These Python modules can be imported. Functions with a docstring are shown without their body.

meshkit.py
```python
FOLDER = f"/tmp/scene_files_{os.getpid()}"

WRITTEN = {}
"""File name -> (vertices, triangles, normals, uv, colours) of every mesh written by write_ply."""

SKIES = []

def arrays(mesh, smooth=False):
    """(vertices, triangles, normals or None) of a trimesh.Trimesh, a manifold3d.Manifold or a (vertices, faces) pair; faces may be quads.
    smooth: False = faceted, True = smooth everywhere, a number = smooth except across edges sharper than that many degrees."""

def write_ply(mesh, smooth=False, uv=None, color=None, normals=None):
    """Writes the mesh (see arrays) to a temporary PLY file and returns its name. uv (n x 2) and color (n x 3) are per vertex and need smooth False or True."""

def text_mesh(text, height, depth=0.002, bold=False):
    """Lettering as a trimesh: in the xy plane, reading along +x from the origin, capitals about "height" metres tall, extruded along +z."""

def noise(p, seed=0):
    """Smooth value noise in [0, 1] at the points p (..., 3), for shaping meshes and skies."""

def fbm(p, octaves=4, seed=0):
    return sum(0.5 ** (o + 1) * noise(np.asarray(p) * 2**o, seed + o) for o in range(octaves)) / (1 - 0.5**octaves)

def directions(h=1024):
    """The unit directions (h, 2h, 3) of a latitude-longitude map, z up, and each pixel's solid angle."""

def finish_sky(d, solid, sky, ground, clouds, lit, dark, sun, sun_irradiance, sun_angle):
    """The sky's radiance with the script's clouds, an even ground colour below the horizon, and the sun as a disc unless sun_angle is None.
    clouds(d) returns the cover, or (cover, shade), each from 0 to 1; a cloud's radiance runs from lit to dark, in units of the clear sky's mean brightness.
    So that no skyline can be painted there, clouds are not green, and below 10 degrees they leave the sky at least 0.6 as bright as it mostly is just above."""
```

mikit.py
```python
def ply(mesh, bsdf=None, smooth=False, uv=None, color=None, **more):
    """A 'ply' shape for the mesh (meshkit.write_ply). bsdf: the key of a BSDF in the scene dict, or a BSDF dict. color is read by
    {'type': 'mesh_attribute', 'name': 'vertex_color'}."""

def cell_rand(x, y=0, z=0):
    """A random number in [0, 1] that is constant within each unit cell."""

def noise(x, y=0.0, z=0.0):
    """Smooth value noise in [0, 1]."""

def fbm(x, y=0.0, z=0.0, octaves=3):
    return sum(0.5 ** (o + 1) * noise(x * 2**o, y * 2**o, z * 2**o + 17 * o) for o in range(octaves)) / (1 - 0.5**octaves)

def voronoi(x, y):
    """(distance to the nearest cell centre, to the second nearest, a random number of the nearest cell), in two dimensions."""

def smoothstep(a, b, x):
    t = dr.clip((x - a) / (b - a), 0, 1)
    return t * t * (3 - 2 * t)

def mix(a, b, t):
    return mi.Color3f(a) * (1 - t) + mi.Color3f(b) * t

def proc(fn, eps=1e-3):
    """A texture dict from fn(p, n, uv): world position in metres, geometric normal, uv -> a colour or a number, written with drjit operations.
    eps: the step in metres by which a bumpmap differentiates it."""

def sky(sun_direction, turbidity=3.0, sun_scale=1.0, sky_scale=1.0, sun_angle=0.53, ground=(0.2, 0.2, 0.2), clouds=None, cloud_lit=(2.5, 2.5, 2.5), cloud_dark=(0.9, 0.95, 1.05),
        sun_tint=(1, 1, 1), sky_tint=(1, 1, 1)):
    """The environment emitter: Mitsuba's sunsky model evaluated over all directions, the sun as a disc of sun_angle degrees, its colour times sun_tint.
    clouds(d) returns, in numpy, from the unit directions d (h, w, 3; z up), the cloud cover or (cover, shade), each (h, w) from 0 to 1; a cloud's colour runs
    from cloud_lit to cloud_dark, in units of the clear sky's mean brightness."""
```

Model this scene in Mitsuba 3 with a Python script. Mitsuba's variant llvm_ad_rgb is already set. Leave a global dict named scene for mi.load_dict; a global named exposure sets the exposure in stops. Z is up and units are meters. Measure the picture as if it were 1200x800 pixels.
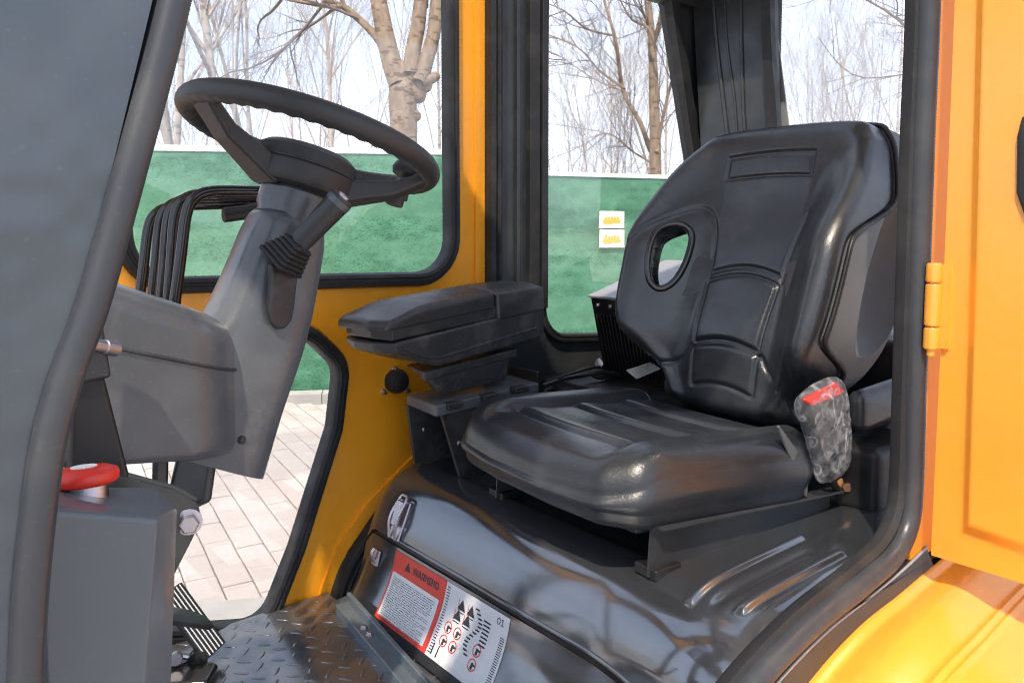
import math, random
import numpy as np
import trimesh, shapely, shapely.geometry as sg
import mitsuba as mi, drjit as dr
import mikit, meshkit
from mikit import fbm, noise, smoothstep, mix, voronoi, cell_rand, proc

T = mi.ScalarTransform4f
scene = {}
labels = {}
rng = np.random.default_rng(7)
# ------------------------------------------------------------------ camera, sky, exposure
# world: x = forward of the truck, y = its left, z up, metres; the photographer stands at the open left door
F, HOR, PPY, W0, H0 = 912.0, 265.0, 335.0, 1200.0, 800.0
FL = math.hypot(F, PPY - HOR)
PITCH = math.atan((PPY - HOR) / F)
CAM = np.array([0.0, 0.0, 1.35])
YAW = math.radians(50.25)                      # heading, turned from straight across the truck towards its rear
HD = np.array([-math.cos(YAW), -math.sin(YAW), 0.0])
RT = np.array([-math.sin(YAW), math.cos(YAW), 0.0])
fwd = HD * math.cos(PITCH) + np.array([0, 0, -math.sin(PITCH)])
scene['sensor'] = {
    'type': 'perspective', 'fov': math.degrees(2 * math.atan(W0 / 2 / F)), 'fov_axis': 'x',
    'near_clip': 0.02, 'far_clip': 3000.0,
    'principal_point_offset_y': (H0 / 2 - PPY) / H0,
    'to_world': T().look_at(origin=CAM.tolist(), target=(CAM + fwd).tolist(), up=[0, 0, 1])}
SUN = (0.50, 0.38, 0.84)
def cloud_fn(d):
    n = meshkit.fbm(d * np.array([3, 3, 6.0]), 4, 5)
    return np.clip(0.62 + 0.7 * (n - 0.5) + 0.35 * np.exp(-np.maximum(d[..., 2], 0) * 5), 0, 1), np.clip(0.35 + 0.8 * (0.5 - n), 0, 1)
scene['sky'] = mikit.sky(SUN, turbidity=3.5, sun_scale=0.44, sun_angle=1.2, sky_scale=1.0, clouds=cloud_fn, cloud_lit=(1.62, 1.72, 1.98), cloud_dark=(1.25, 1.34, 1.56), sun_tint=(0.97, 1.0, 1.06), ground=(0.32, 0.31, 0.29))
exposure = 2.88

def P(u, v, x=None, y=None, z=None, d=None):
    """the point of the place on the sight line of photograph pixel (u, v) at a known x, y, z or depth d"""
    dn = np.array([0, 0, -1.0]) * math.cos(PITCH) - HD * math.sin(PITCH)
    k = fwd + RT * ((u - 600) / F) + dn * ((v - PPY) / F)
    if d is not None: s = d
    elif x is not None: s = (x - CAM[0]) / k[0]
    elif y is not None: s = (y - CAM[1]) / k[1]
    else: s = (z - CAM[2]) / k[2]
    return CAM + k * s

# ------------------------------------------------------------------ materials
def rgb(*c): return {'type': 'rgb', 'value': list(map(float, c))}
def mat(name, d, two=True): scene['mat_' + name] = {'type': 'twosided', 'b': d} if two else d
def prin(color, rough=0.5, **k):
    return {'type': 'principled', 'base_color': color if isinstance(color, dict) else rgb(*color), 'roughness': rough, **k}
def bump(d, fn, scale, eps=1e-3):
    return {'type': 'bumpmap', 'tex': proc(fn, eps), 'scale': float(scale), 'b': d}
def wear(base, dust, f=9.0, amt=0.35, thr=(0.45, 0.75), scuff=0.0):
    """base colour with soft dust patches and fine specks"""
    def fn(p, n, uv):
        a = smoothstep(thr[0], thr[1], fbm(p.x * f, p.y * f, p.z * f, 4))
        s = smoothstep(0.80, 0.90, noise(p.x * 260, p.y * 260, p.z * 260)) * 0.5
        k = a * amt + s * amt
        if scuff: k = k + scuff * smoothstep(0.60, 0.74, fbm(p.x * 26 + p.z * 9, p.y * 26, p.z * 11, 4)) * smoothstep(0.35, 0.6, noise(p.x * 180, p.y * 180, p.z * 90))
        return mix(base, dust, dr.clip(k, 0, 1))
    return proc(fn)
def roughv(lo, hi, f=14.0):
    def fn(p, n, uv):
        return lo + (hi - lo) * smoothstep(0.3, 0.7, fbm(p.x * f, p.y * f, p.z * f * 1.3, 4))
    return proc(fn)
ORANGE, ORANGE2 = (0.86, 0.345, 0.030), (0.74, 0.30, 0.045)
def peel(p, n, uv): return noise(p.x * 230, p.y * 230, p.z * 230) * 0.35 + noise(p.x * 70, p.y * 70, p.z * 70)
def leather(p, n, uv):
    a = noise(p.x * 900, p.y * 900, p.z * 900); b = noise(p.x * 420, p.y * 420, p.z * 420)
    return a * 0.6 + b
def grainy(p, n, uv): return noise(p.x * 1300, p.y * 1300, p.z * 1300) + 0.6 * noise(p.x * 600, p.y * 600, p.z * 600)
def wavy(p, n, uv): return noise(p.x * 13, p.y * 13, p.z * 13) + 0.35 * noise(p.x * 34, p.y * 34, p.z * 34)
mat('orange', bump(prin(wear(ORANGE, ORANGE2, 5, 0.5), roughv(0.20, 0.32), clearcoat=1.0, clearcoat_gloss=0.92, specular=0.6), peel, 0.00025))
mat('orange_matte', prin(wear((0.80, 0.24, 0.006), (0.7, 0.25, 0.02), 5, 0.4), 0.5, specular=0.3))
mat('orange_door', bump(prin(wear((0.88, 0.355, 0.012), (0.78, 0.31, 0.02), 5, 0.4), 0.34, clearcoat=0.35, clearcoat_gloss=0.8), peel, 0.00025))
mat('grey_paint', bump(prin(wear((0.092, 0.114, 0.130), (0.16, 0.175, 0.185), 7, 0.22), roughv(0.20, 0.36), clearcoat=0.7, clearcoat_gloss=0.9), peel, 0.0003))
def wavy2(p, n, uv): return fbm(p.x * 7, p.y * 7, p.z * 5, 3) + 0.15 * noise(p.x * 60, p.y * 60, p.z * 60)
mat('panel_paint', bump(prin(wear((0.036, 0.050, 0.064), (0.10, 0.115, 0.13), 7, 0.3), roughv(0.12, 0.28, 5), clearcoat=1.0, clearcoat_gloss=0.9, specular=0.6), wavy2, 0.007, 4e-3))
mat('hood_paint', bump(prin(wear((0.17, 0.185, 0.21), (0.20, 0.20, 0.20), 6, 0.12), roughv(0.09, 0.16), metallic=0.85, clearcoat=1.0, clearcoat_gloss=0.97), lambda p, n, uv: noise(p.x * 6, p.y * 6, p.z * 6), 0.0002, 4e-3))
mat('dark_panel', prin(wear((0.026, 0.031, 0.034), (0.07, 0.07, 0.07), 8, 0.3), roughv(0.28, 0.45), clearcoat=0.3, clearcoat_gloss=0.8))
mat('black', prin(wear((0.010, 0.010, 0.011), (0.04, 0.04, 0.04), 18, 0.3), roughv(0.35, 0.55)))
mat('vinyl', bump(prin(wear((0.0155, 0.0185, 0.0225), (0.05, 0.055, 0.061), 10, 0.35, scuff=0.12), roughv(0.24, 0.38, 9), specular=0.8), leather, 0.00028))
mat('shell', bump(prin(wear((0.095, 0.099, 0.104), (0.15, 0.15, 0.15), 10, 0.3), 0.5), grainy, 0.0005))
mat('plastic', bump(prin(wear((0.085, 0.094, 0.104), (0.20, 0.21, 0.22), 9, 0.28, scuff=0.12), roughv(0.17, 0.32), specular=0.5), grainy, 0.00015))
mat('plastic_dark', bump(prin(wear((0.028, 0.030, 0.033), (0.095, 0.097, 0.10), 14, 0.4, scuff=0.2), roughv(0.35, 0.5), specular=0.5), grainy, 0.00025))
mat('armrest', bump(prin(wear((0.026, 0.028, 0.031), (0.095, 0.098, 0.10), 16, 0.4, scuff=0.2), roughv(0.30, 0.46), specular=0.6), leather, 0.0003))
mat('rim', bump(prin((0.032, 0.033, 0.035), 0.45, specular=0.5), grainy, 0.00045))
mat('rubber', prin(wear((0.018, 0.0185, 0.02), (0.06, 0.058, 0.055), 12, 0.35), roughv(0.42, 0.6), specular=0.4))
mat('seal', prin(wear((0.036, 0.040, 0.047), (0.09, 0.088, 0.085), 12, 0.3), roughv(0.34, 0.5), specular=0.55))
mat('gloss_black', prin((0.008, 0.008, 0.009), 0.15, clearcoat=1.0, clearcoat_gloss=0.95))
mat('steel', {'type': 'roughconductor', 'material': 'Cr', 'alpha': 0.22, 'specular_reflectance': rgb(0.85, 0.85, 0.86)})
mat('brass', {'type': 'roughconductor', 'material': 'Cu', 'alpha': 0.25, 'specular_reflectance': rgb(0.8, 0.75, 0.5)})
mat('red', prin((0.75, 0.035, 0.02), 0.35, clearcoat=0.4))
mat('print_red', prin((0.72, 0.06, 0.04), 0.45))
mat('print_white', prin(wear((0.72, 0.74, 0.76), (0.6, 0.62, 0.64), 30, 0.3), 0.4))
mat('print_black', prin((0.03, 0.035, 0.045), 0.5))
mat('print_yellow', prin((0.80, 0.50, 0.08), 0.6))
mat('liner', prin((0.62, 0.62, 0.61), 0.8))
mat('paper', prin((0.82, 0.80, 0.76), 0.7))
mat('vent_top', prin(wear((0.30, 0.31, 0.32), (0.4, 0.4, 0.4), 20, 0.4), 0.4, metallic=0.2))
mat('glass', {'type': 'thindielectric', 'int_ior': 1.5}, two=False)
def crease(p, n, uv):
    a = fbm(p.x * 90, p.y * 90, p.z * 60, 3); b = dr.abs(noise(p.x * 48 + 14 * p.z, p.y * 48, p.z * 17) - 0.5)
    return mi.Color3f(dr.clip(0.06 + 0.13 * smoothstep(0.4, 0.75, a) + 0.20 * smoothstep(0.06, 0.0, b), 0, 1))
mat('bag', {'type': 'blendbsdf', 'weight': proc(crease), 'a': {'type': 'thindielectric', 'int_ior': 1.5}, 'b': {'type': 'twosided', 'b': prin((0.85, 0.87, 0.9), 0.2)}}, two=False)
def tread(p, n, uv):
    a = smoothstep(0.35, 0.65, fbm(p.x * 14, p.y * 14, 1.0, 4)); return mix((0.17, 0.19, 0.22), (0.26, 0.26, 0.26), a)
mat('tread', prin(proc(tread), roughv(0.14, 0.34), metallic=0.75))
def paver_c(p, n, uv):
    h = cell_rand(dr.floor(p.x * 8.5), dr.floor(p.y * 4.6), 3)
    g = fbm(p.x * 60, p.y * 60, 0.5, 3); s = smoothstep(0.45, 0.7, fbm(p.x * 1.7, p.y * 1.7, 2.0, 4))
    return mix(mix((0.46, 0.405, 0.375), (0.55, 0.495, 0.465), h), (0.36, 0.33, 0.31), dr.clip(0.5 * (g - 0.3) + 0.6 * s, 0, 1))
mat('paver', bump(prin(proc(paver_c), 0.85, specular=0.2), lambda p, n, uv: fbm(p.x * 150, p.y * 150, p.z * 150, 2), 0.0012))
def ground_c(p, n, uv):
    g = fbm(p.x * 0.8, p.y * 0.8, 0.0, 5); k = fbm(p.x * 40, p.y * 40, 0.0, 3)
    return mix((0.30, 0.275, 0.25), (0.42, 0.40, 0.37), dr.clip(0.6 * g + 0.4 * k, 0, 1))
mat('ground', prin(proc(ground_c), 0.9, specular=0.2))
mat('concrete', bump(prin(proc(lambda p, n, uv: mix((0.46, 0.45, 0.43), (0.36, 0.35, 0.33), fbm(p.x * 9, p.y * 9, p.z * 9, 4))), 0.85, specular=0.2), lambda p, n, uv: fbm(p.x * 80, p.y * 80, p.z * 80, 3), 0.002))
def turf(p, n, uv):
    big = fbm(uv.x * 1.1, uv.y * 1.6, 0.0, 4); mid = fbm(uv.x * 9, uv.y * 16, 3.0, 4); fine = noise(uv.x * 70, uv.y * 130)
    band = smoothstep(0.44, 0.60, fbm(uv.x * 0.6, uv.y * 6.0, 9.0, 3)); blot = smoothstep(0.55, 0.75, fbm(uv.x * 3.0, uv.y * 4.5, 5.0, 4))
    c = mix((0.065, 0.195, 0.115), (0.155, 0.385, 0.25), dr.clip(0.15 + 1.1 * (mid - 0.25) + 0.7 * (big - 0.5), 0, 1))
    c = mix(c, (0.012, 0.075, 0.038), 0.35 * smoothstep(0.55, 0.8, fine))
    c = mix(c, (0.02, 0.095, 0.05), 0.5 * blot)
    return mix(c, (0.15, 0.33, 0.22), band * 0.45)
mat('turf', bump(prin(proc(turf), 0.8, specular=0.2), lambda p, n, uv: noise(uv.x * 120, uv.y * 120) + fbm(uv.x * 14, uv.y * 14, 1.0, 3), 0.004))
mat('white_trim', prin((0.72, 0.73, 0.72), 0.5))
mat('post', prin((0.25, 0.26, 0.26), 0.5, metallic=0.4))
def bark_fn(lo, hi, f=1.0):
    def fn(p, n, uv):
        a = fbm(p.x * 22 * f, p.y * 22 * f, p.z * 7 * f, 4); k = smoothstep(0.58, 0.68, fbm(p.x * 9, p.y * 9, p.z * 20, 3))
        return mix(mix(lo, hi, a), tuple(0.45 * x for x in lo), 0.6 * k)
    return proc(fn)
mat('bark', bump(prin(bark_fn((0.17, 0.12, 0.085), (0.42, 0.33, 0.25)), 0.85, specular=0.2), lambda p, n, uv: fbm(p.x * 30, p.y * 30, p.z * 12, 4), 0.012))
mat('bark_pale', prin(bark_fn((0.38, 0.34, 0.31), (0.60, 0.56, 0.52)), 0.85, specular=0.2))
mat('twig', prin((0.22, 0.19, 0.17), 0.8, specular=0.2))
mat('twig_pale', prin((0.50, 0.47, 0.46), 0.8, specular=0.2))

# ------------------------------------------------------------------ mesh helpers
def cat(*ms):
    ms = [m for m in ms if m is not None]
    return trimesh.util.concatenate([trimesh.Trimesh(m.vertices, m.faces, process=False) for m in ms])
def outward(m):
    if m.volume < 0: m.invert()
    return m
def box(lo, hi):
    lo, hi = np.minimum(lo, hi), np.maximum(lo, hi)
    m = trimesh.creation.box(extents=hi - lo); m.apply_translation((lo + hi) / 2); return m
ICO = trimesh.creation.icosphere(subdivisions=2).vertices
ICO1 = trimesh.creation.icosphere(subdivisions=1).vertices
def hullr(pts, r, fine=True):
    """rounded convex solid: the hull of balls of radius r at the points"""
    pts = np.asarray(pts, float); b = ICO if fine else ICO1
    r = np.broadcast_to(r, len(pts))
    v = np.concatenate([p + b * q for p, q in zip(pts, r)])
    return trimesh.convex.convex_hull(v)
def rbox(lo, hi, r):
    lo, hi = np.minimum(lo, hi) + r, np.maximum(lo, hi) - r
    return hullr([[x, y, z] for x in (lo[0], hi[0]) for y in (lo[1], hi[1]) for z in (lo[2], hi[2])], r)
def prism(poly_xz, y0, y1, r):
    """rounded convex prism: profile in x, z, from y0 to y1"""
    return hullr([[x, y, z] for x, z in poly_xz for y in (y0, y1)], r)
def plate(poly, y0, y1, axes='xz'):
    """shapely polygon in x, z (or y, z, or x, y) extruded along the third axis"""
    polys = getattr(poly, 'geoms', [poly]); out = []
    lo, hi = min(y0, y1), max(y0, y1)
    for g in polys:
        m = trimesh.creation.extrude_polygon(g, hi - lo, engine='earcut')
        v = m.vertices.copy()
        if axes == 'xz': v = np.c_[v[:, 0], lo + v[:, 2], v[:, 1]]
        elif axes == 'yz': v = np.c_[lo + v[:, 2], v[:, 0], v[:, 1]]
        else: v = np.c_[v[:, 0], v[:, 1], lo + v[:, 2]]
        m = trimesh.Trimesh(v, m.faces, process=False)
        out.append(outward(m))
    return cat(*out)
def smooth_path(pts, n=60, closed=False):
    """Catmull-Rom through the points, resampled evenly"""
    p = np.asarray(pts, float)
    q = np.vstack([p[-1:], p, p[:2]]) if closed else np.vstack([2 * p[0] - p[1], p, 2 * p[-1] - p[-2]])
    out = []
    for i in range(len(q) - 3):
        t = np.linspace(0, 1, 24, endpoint=False)[:, None]
        a, b, c, d = q[i:i + 4]
        out.append(0.5 * (2 * b + (c - a) * t + (2 * a - 5 * b + 4 * c - d) * t**2 + (3 * b - a - 3 * c + d) * t**3))
    out = np.vstack(out + ([] if closed else [p[-1:]]))
    return resample(out, n, closed)
def resample(p, n, closed=False):
    p = np.asarray(p, float)
    if closed: p = np.vstack([p, p[:1]])
    s = np.r_[0, np.cumsum(np.linalg.norm(np.diff(p, axis=0), axis=1))]
    t = np.linspace(0, s[-1], n, endpoint=not closed)
    return np.stack([np.interp(t, s, p[:, k]) for k in range(p.shape[1])], 1)
def sweep(path, prof, closed=False, up=None, scale=None):
    """sweeps the closed profile (m x 2: side, up) along the path; up = a vector, else parallel transport"""
    path, prof = np.asarray(path, float), np.asarray(prof, float)
    n, m = len(path), len(prof)
    if closed: tan = np.roll(path, -1, 0) - np.roll(path, 1, 0)
    else: tan = np.gradient(path, axis=0)
    tan /= np.linalg.norm(tan, axis=1, keepdims=True)
    if up is not None:
        u = np.broadcast_to(np.asarray(up, float), (n, 3))
    else:
        u = np.zeros((n, 3)); a = np.array([0, 0, 1.0]) if abs(tan[0, 2]) < 0.9 else np.array([1.0, 0, 0])
        for i in range(n):
            a = a - tan[i] * (a @ tan[i]); a /= np.linalg.norm(a); u[i] = a
    u = u - tan * (u * tan).sum(1, keepdims=True); u /= np.linalg.norm(u, axis=1, keepdims=True)
    s = np.cross(tan, u)
    sc = np.ones(n) if scale is None else np.broadcast_to(scale, n)
    v = (path[:, None] + sc[:, None, None] * (s[:, None] * prof[None, :, :1] + u[:, None] * prof[None, :, 1:])).reshape(-1, 3)
    f = []
    N = n if closed else n - 1
    i, j = np.meshgrid(np.arange(N), np.arange(m), indexing='ij')
    a, b = i * m + j, i * m + (j + 1) % m; c, d = ((i + 1) % n) * m + (j + 1) % m, ((i + 1) % n) * m + j
    f = np.concatenate([np.stack([a, b, c], -1).reshape(-1, 3), np.stack([a, c, d], -1).reshape(-1, 3)])
    if not closed:
        v = np.vstack([v, path[:1], path[-1:]]); k = np.arange(m); e = n * m
        f = np.vstack([f, np.stack([np.full(m, e), (k + 1) % m, k], -1), np.stack([np.full(m, e + 1), (n - 1) * m + k, (n - 1) * m + (k + 1) % m], -1)])
    return outward(trimesh.Trimesh(v, f, process=False))
def circ(r, n=16, a=1.0, b=1.0, ph=0.0):
    t = np.linspace(0, 2 * np.pi, n, endpoint=False) + ph
    return np.stack([r * a * np.cos(t), r * b * np.sin(t)], 1)
def tube(path, r, n=14, closed=False): return sweep(path, circ(1.0, n), closed, None, r)
def frame(axis):
    a = np.asarray(axis, float); a /= np.linalg.norm(a)
    b = np.cross(a, [0, 0, 1.0] if abs(a[2]) < 0.9 else [1.0, 0, 0]); b /= np.linalg.norm(b)
    return b, np.cross(a, b), a
def lathe(prof, org, axis, n=32):
    """profile (radius, height) turned about the axis through org"""
    prof = np.asarray(prof, float); x, y, a = frame(axis); t = np.linspace(0, 2 * np.pi, n, endpoint=False)
    ring = x[None] * np.cos(t)[:, None] + y[None] * np.sin(t)[:, None]
    v = (np.asarray(org)[None, None] + prof[:, None, :1] * ring[None] + prof[:, None, 1:] * a).reshape(-1, 3); m = len(prof)
    i, j = np.meshgrid(np.arange(m - 1), np.arange(n), indexing='ij')
    A, B, C, D = i * n + j, i * n + (j + 1) % n, (i + 1) * n + (j + 1) % n, (i + 1) * n + j
    f = np.concatenate([np.stack([A, B, C], -1).reshape(-1, 3), np.stack([A, C, D], -1).reshape(-1, 3)])
    k = np.arange(n); v = np.vstack([v, np.asarray(org) + a * prof[0, 1], np.asarray(org) + a * prof[-1, 1]]); e = m * n
    f = np.vstack([f, np.stack([np.full(n, e), (k + 1) % n, k], -1), np.stack([np.full(n, e + 1), (m - 1) * n + k, (m - 1) * n + (k + 1) % n], -1)])
    return outward(trimesh.Trimesh(v, f, process=False))
def bolt(org, axis, r=0.008, h=0.006):
    hexa = lathe([(r, 0), (r, h * 0.8), (r * 0.85, h)], org, axis, 6)
    return cat(lathe([(r * 1.35, -0.001), (r * 1.35, 0.0015), (r * 1.25, 0.002)], org, axis, 20), hexa)
def grid_mesh(fn, us, vs):
    """surface (x, y, z) = fn(u, v) on a grid"""
    U, V = np.meshgrid(us, vs, indexing='ij'); p = fn(U, V); n, m = U.shape
    i, j = np.meshgrid(np.arange(n - 1), np.arange(m - 1), indexing='ij'); a = i * m + j
    f = np.concatenate([np.stack([a, a + m, a + m + 1], -1).reshape(-1, 3), np.stack([a, a + m + 1, a + 1], -1).reshape(-1, 3)])
    return trimesh.Trimesh(np.asarray(p).reshape(-1, 3), f, process=False)
def sstep(a, b, x):
    t = np.clip((x - a) / (b - a), 0, 1); return t * t * (3 - 2 * t)
def line_bump(x, c, w): return np.exp(-((x - c) / w) ** 2)
def pillow(outline, centre, top, bot, re, rb=0.012, bulge=0.0, rings=46, mapping=None, N=260):
    """cushion over a closed outline: top(x, y) with a rounded edge, side wall, bottom bot(x, y)"""
    O = resample(outline, N, True); C = np.asarray(centre); D = O - C; R = np.linalg.norm(D, axis=1)
    ins = np.r_[np.linspace(1, 0.30, rings), 0.30 * np.linspace(1, 0, 40)[1:] ** 1.5]
    V = []
    for q in ins[1:]:
        p = C + D * (1 - q); d = np.minimum(q * R, re)
        drop = re - np.sqrt(np.maximum(re**2 - (re - d) ** 2, 0))
        V.append(np.c_[p, top(p[:, 0], p[:, 1]) - drop])
    t1 = top(O[:, 0], O[:, 1]) - re; b1 = bot(O[:, 0], O[:, 1])
    for s in np.linspace(0, 1, 14)[1:]:
        z = t1 + (b1 + rb - t1) * s; V.append(np.c_[C + D * (1 + bulge / R * np.sin(np.pi * s))[:, None], z])
    for a in np.linspace(0, np.pi / 2, 5)[1:]:
        V.append(np.c_[C + D * (1 - rb * (1 - np.cos(a)) / R)[:, None], b1 + rb * (1 - np.sin(a))])
    m = len(V); c0 = np.array([[C[0], C[1], float(top(C[0], C[1]))]]); c1 = np.array([[C[0], C[1], float(bot(C[0], C[1]))]])
    v = np.vstack(V + [c0, c1]); n = N; k = np.arange(n)
    i, j = np.meshgrid(np.arange(m - 1), k, indexing='ij'); A, B, CC, DD = i * n + j, i * n + (j + 1) % n, (i + 1) * n + (j + 1) % n, (i + 1) * n + j
    f = np.concatenate([np.stack([A, B, CC], -1).reshape(-1, 3), np.stack([A, CC, DD], -1).reshape(-1, 3)])
    f = np.vstack([f, np.stack([np.full(n, m * n), (k + 1) % n, k], -1), np.stack([np.full(n, m * n + 1), (m - 1) * n + k, (m - 1) * n + (k + 1) % n], -1)])
    if mapping is not None: v = mapping(v)
    return outward(trimesh.Trimesh(v, f, process=False))
def roundpoly(pts, r): 
    g = sg.Polygon(pts); return g.buffer(-r).buffer(2 * r).buffer(-r) if r > 0 else g
def ring_pts(g, n=200): return resample(np.array(g.exterior.coords)[:-1], n, True)

# ------------------------------------------------------------------ scene entries
count = {}
def key(name):
    k = count.get(name, 0); count[name] = k + 1
    return name if k == 0 else f'{name}_{k:03d}'
def add(name, mesh, m, parent=None, smooth=35, label=None, cat_=None, group=None, kind=None, **kw):
    k = key((parent + '__' if parent else '') + name)
    scene[k] = mikit.ply(mesh, 'mat_' + m, smooth=smooth, **kw)
    say(k, label, cat_, group, kind); return k
def say(k, label=None, cat_=None, group=None, kind=None):
    d = {a: b for a, b in (('label', label), ('category', cat_), ('group', group), ('kind', kind)) if b}
    if d: labels[k] = d
def thing(name, label=None, cat_=None, group=None, parent=None):
    k = key((parent + '__' if parent else '') + name); say(k, label, cat_, group); return k

# ================================================================== the setting
add('ground', box((-400, -400, -0.5), (400, 400, -0.06)), 'ground', smooth=False, kind='structure')
# fence lines (two sections of a turf-covered hoarding)
FA, FB = P(150, 470.5, z=0), P(560, 457, z=0)
def plane_hit(u, v, A, B):
    k = P(u, v, d=1) - CAM; n = np.cross(B - A, [0, 0, 1.0]); s = ((A - CAM) @ n) / (k @ n); return CAM + k * s
fh = plane_hit(345, 176, FA, FB)[2]

def fence(A, B, h, label, ext0, ext1):
    d = (B - A) / np.linalg.norm(B - A); A = A - d * ext0; B = B + d * ext1; L = np.linalg.norm(B - A)
    n = np.array([d[1], -d[0], 0]); n = n if n @ (CAM - A) > 0 else -n
    t = thing('fence', label, 'fence', 'turf covered site fences')
    us, vs = np.linspace(0, L, 120), np.linspace(0.02, h, 26)
    def surf(U, V):
        w = 0.012 * meshkit.fbm(np.stack([U * 1.1, V * 1.4, 0 * U + L], -1), 4, 3) + 0.01 * np.sin(U * 2.6) * 0.4
        return A + U[..., None] * d + V[..., None] * np.array([0, 0, 1.0]) + w[..., None] * n
    m = grid_mesh(surf, us, vs); U, V = np.meshgrid(us, vs, indexing='ij'); uv = np.c_[U.ravel(), V.ravel()]
    add('cover', m, 'turf', t, True, uv=uv)
    q = lambda a, b, z: A + d * a + n * b + np.array([0, 0, z])
    add('cap', cat(*[hullr([q(a, b, z) for a in (0, L) for b in (-0.035, 0.018) for z in (h - 0.018, h + 0.02)], 0.004, False)]), 'white_trim', t)
    for i, a in enumerate(np.arange(0.4, L, 2.0)):
        add('post', hullr([q(a + e, b, z) for e in (-0.03, 0.03) for b in (-0.09, -0.03) for z in (-0.05, h - 0.03)], 0.004, False), 'post', t)
    return q, d, n
fence(FA, FB, fh, 'lighter green turf covered fence with a white top edge behind the steering wheel', 3.0, 0.35)
RD = 8.3
GA, GB = P(640, 203, d=RD), P(1058, 216, d=RD * 62 / 50)
GH = 0.5 * (GA[2] + GB[2]); GA[2] = GB[2] = 0
q2, d2, n2 = fence(GA, GB, GH, 'darker green turf covered fence behind the seat carrying two yellow printed papers', 1.4, 9.0)
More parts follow.
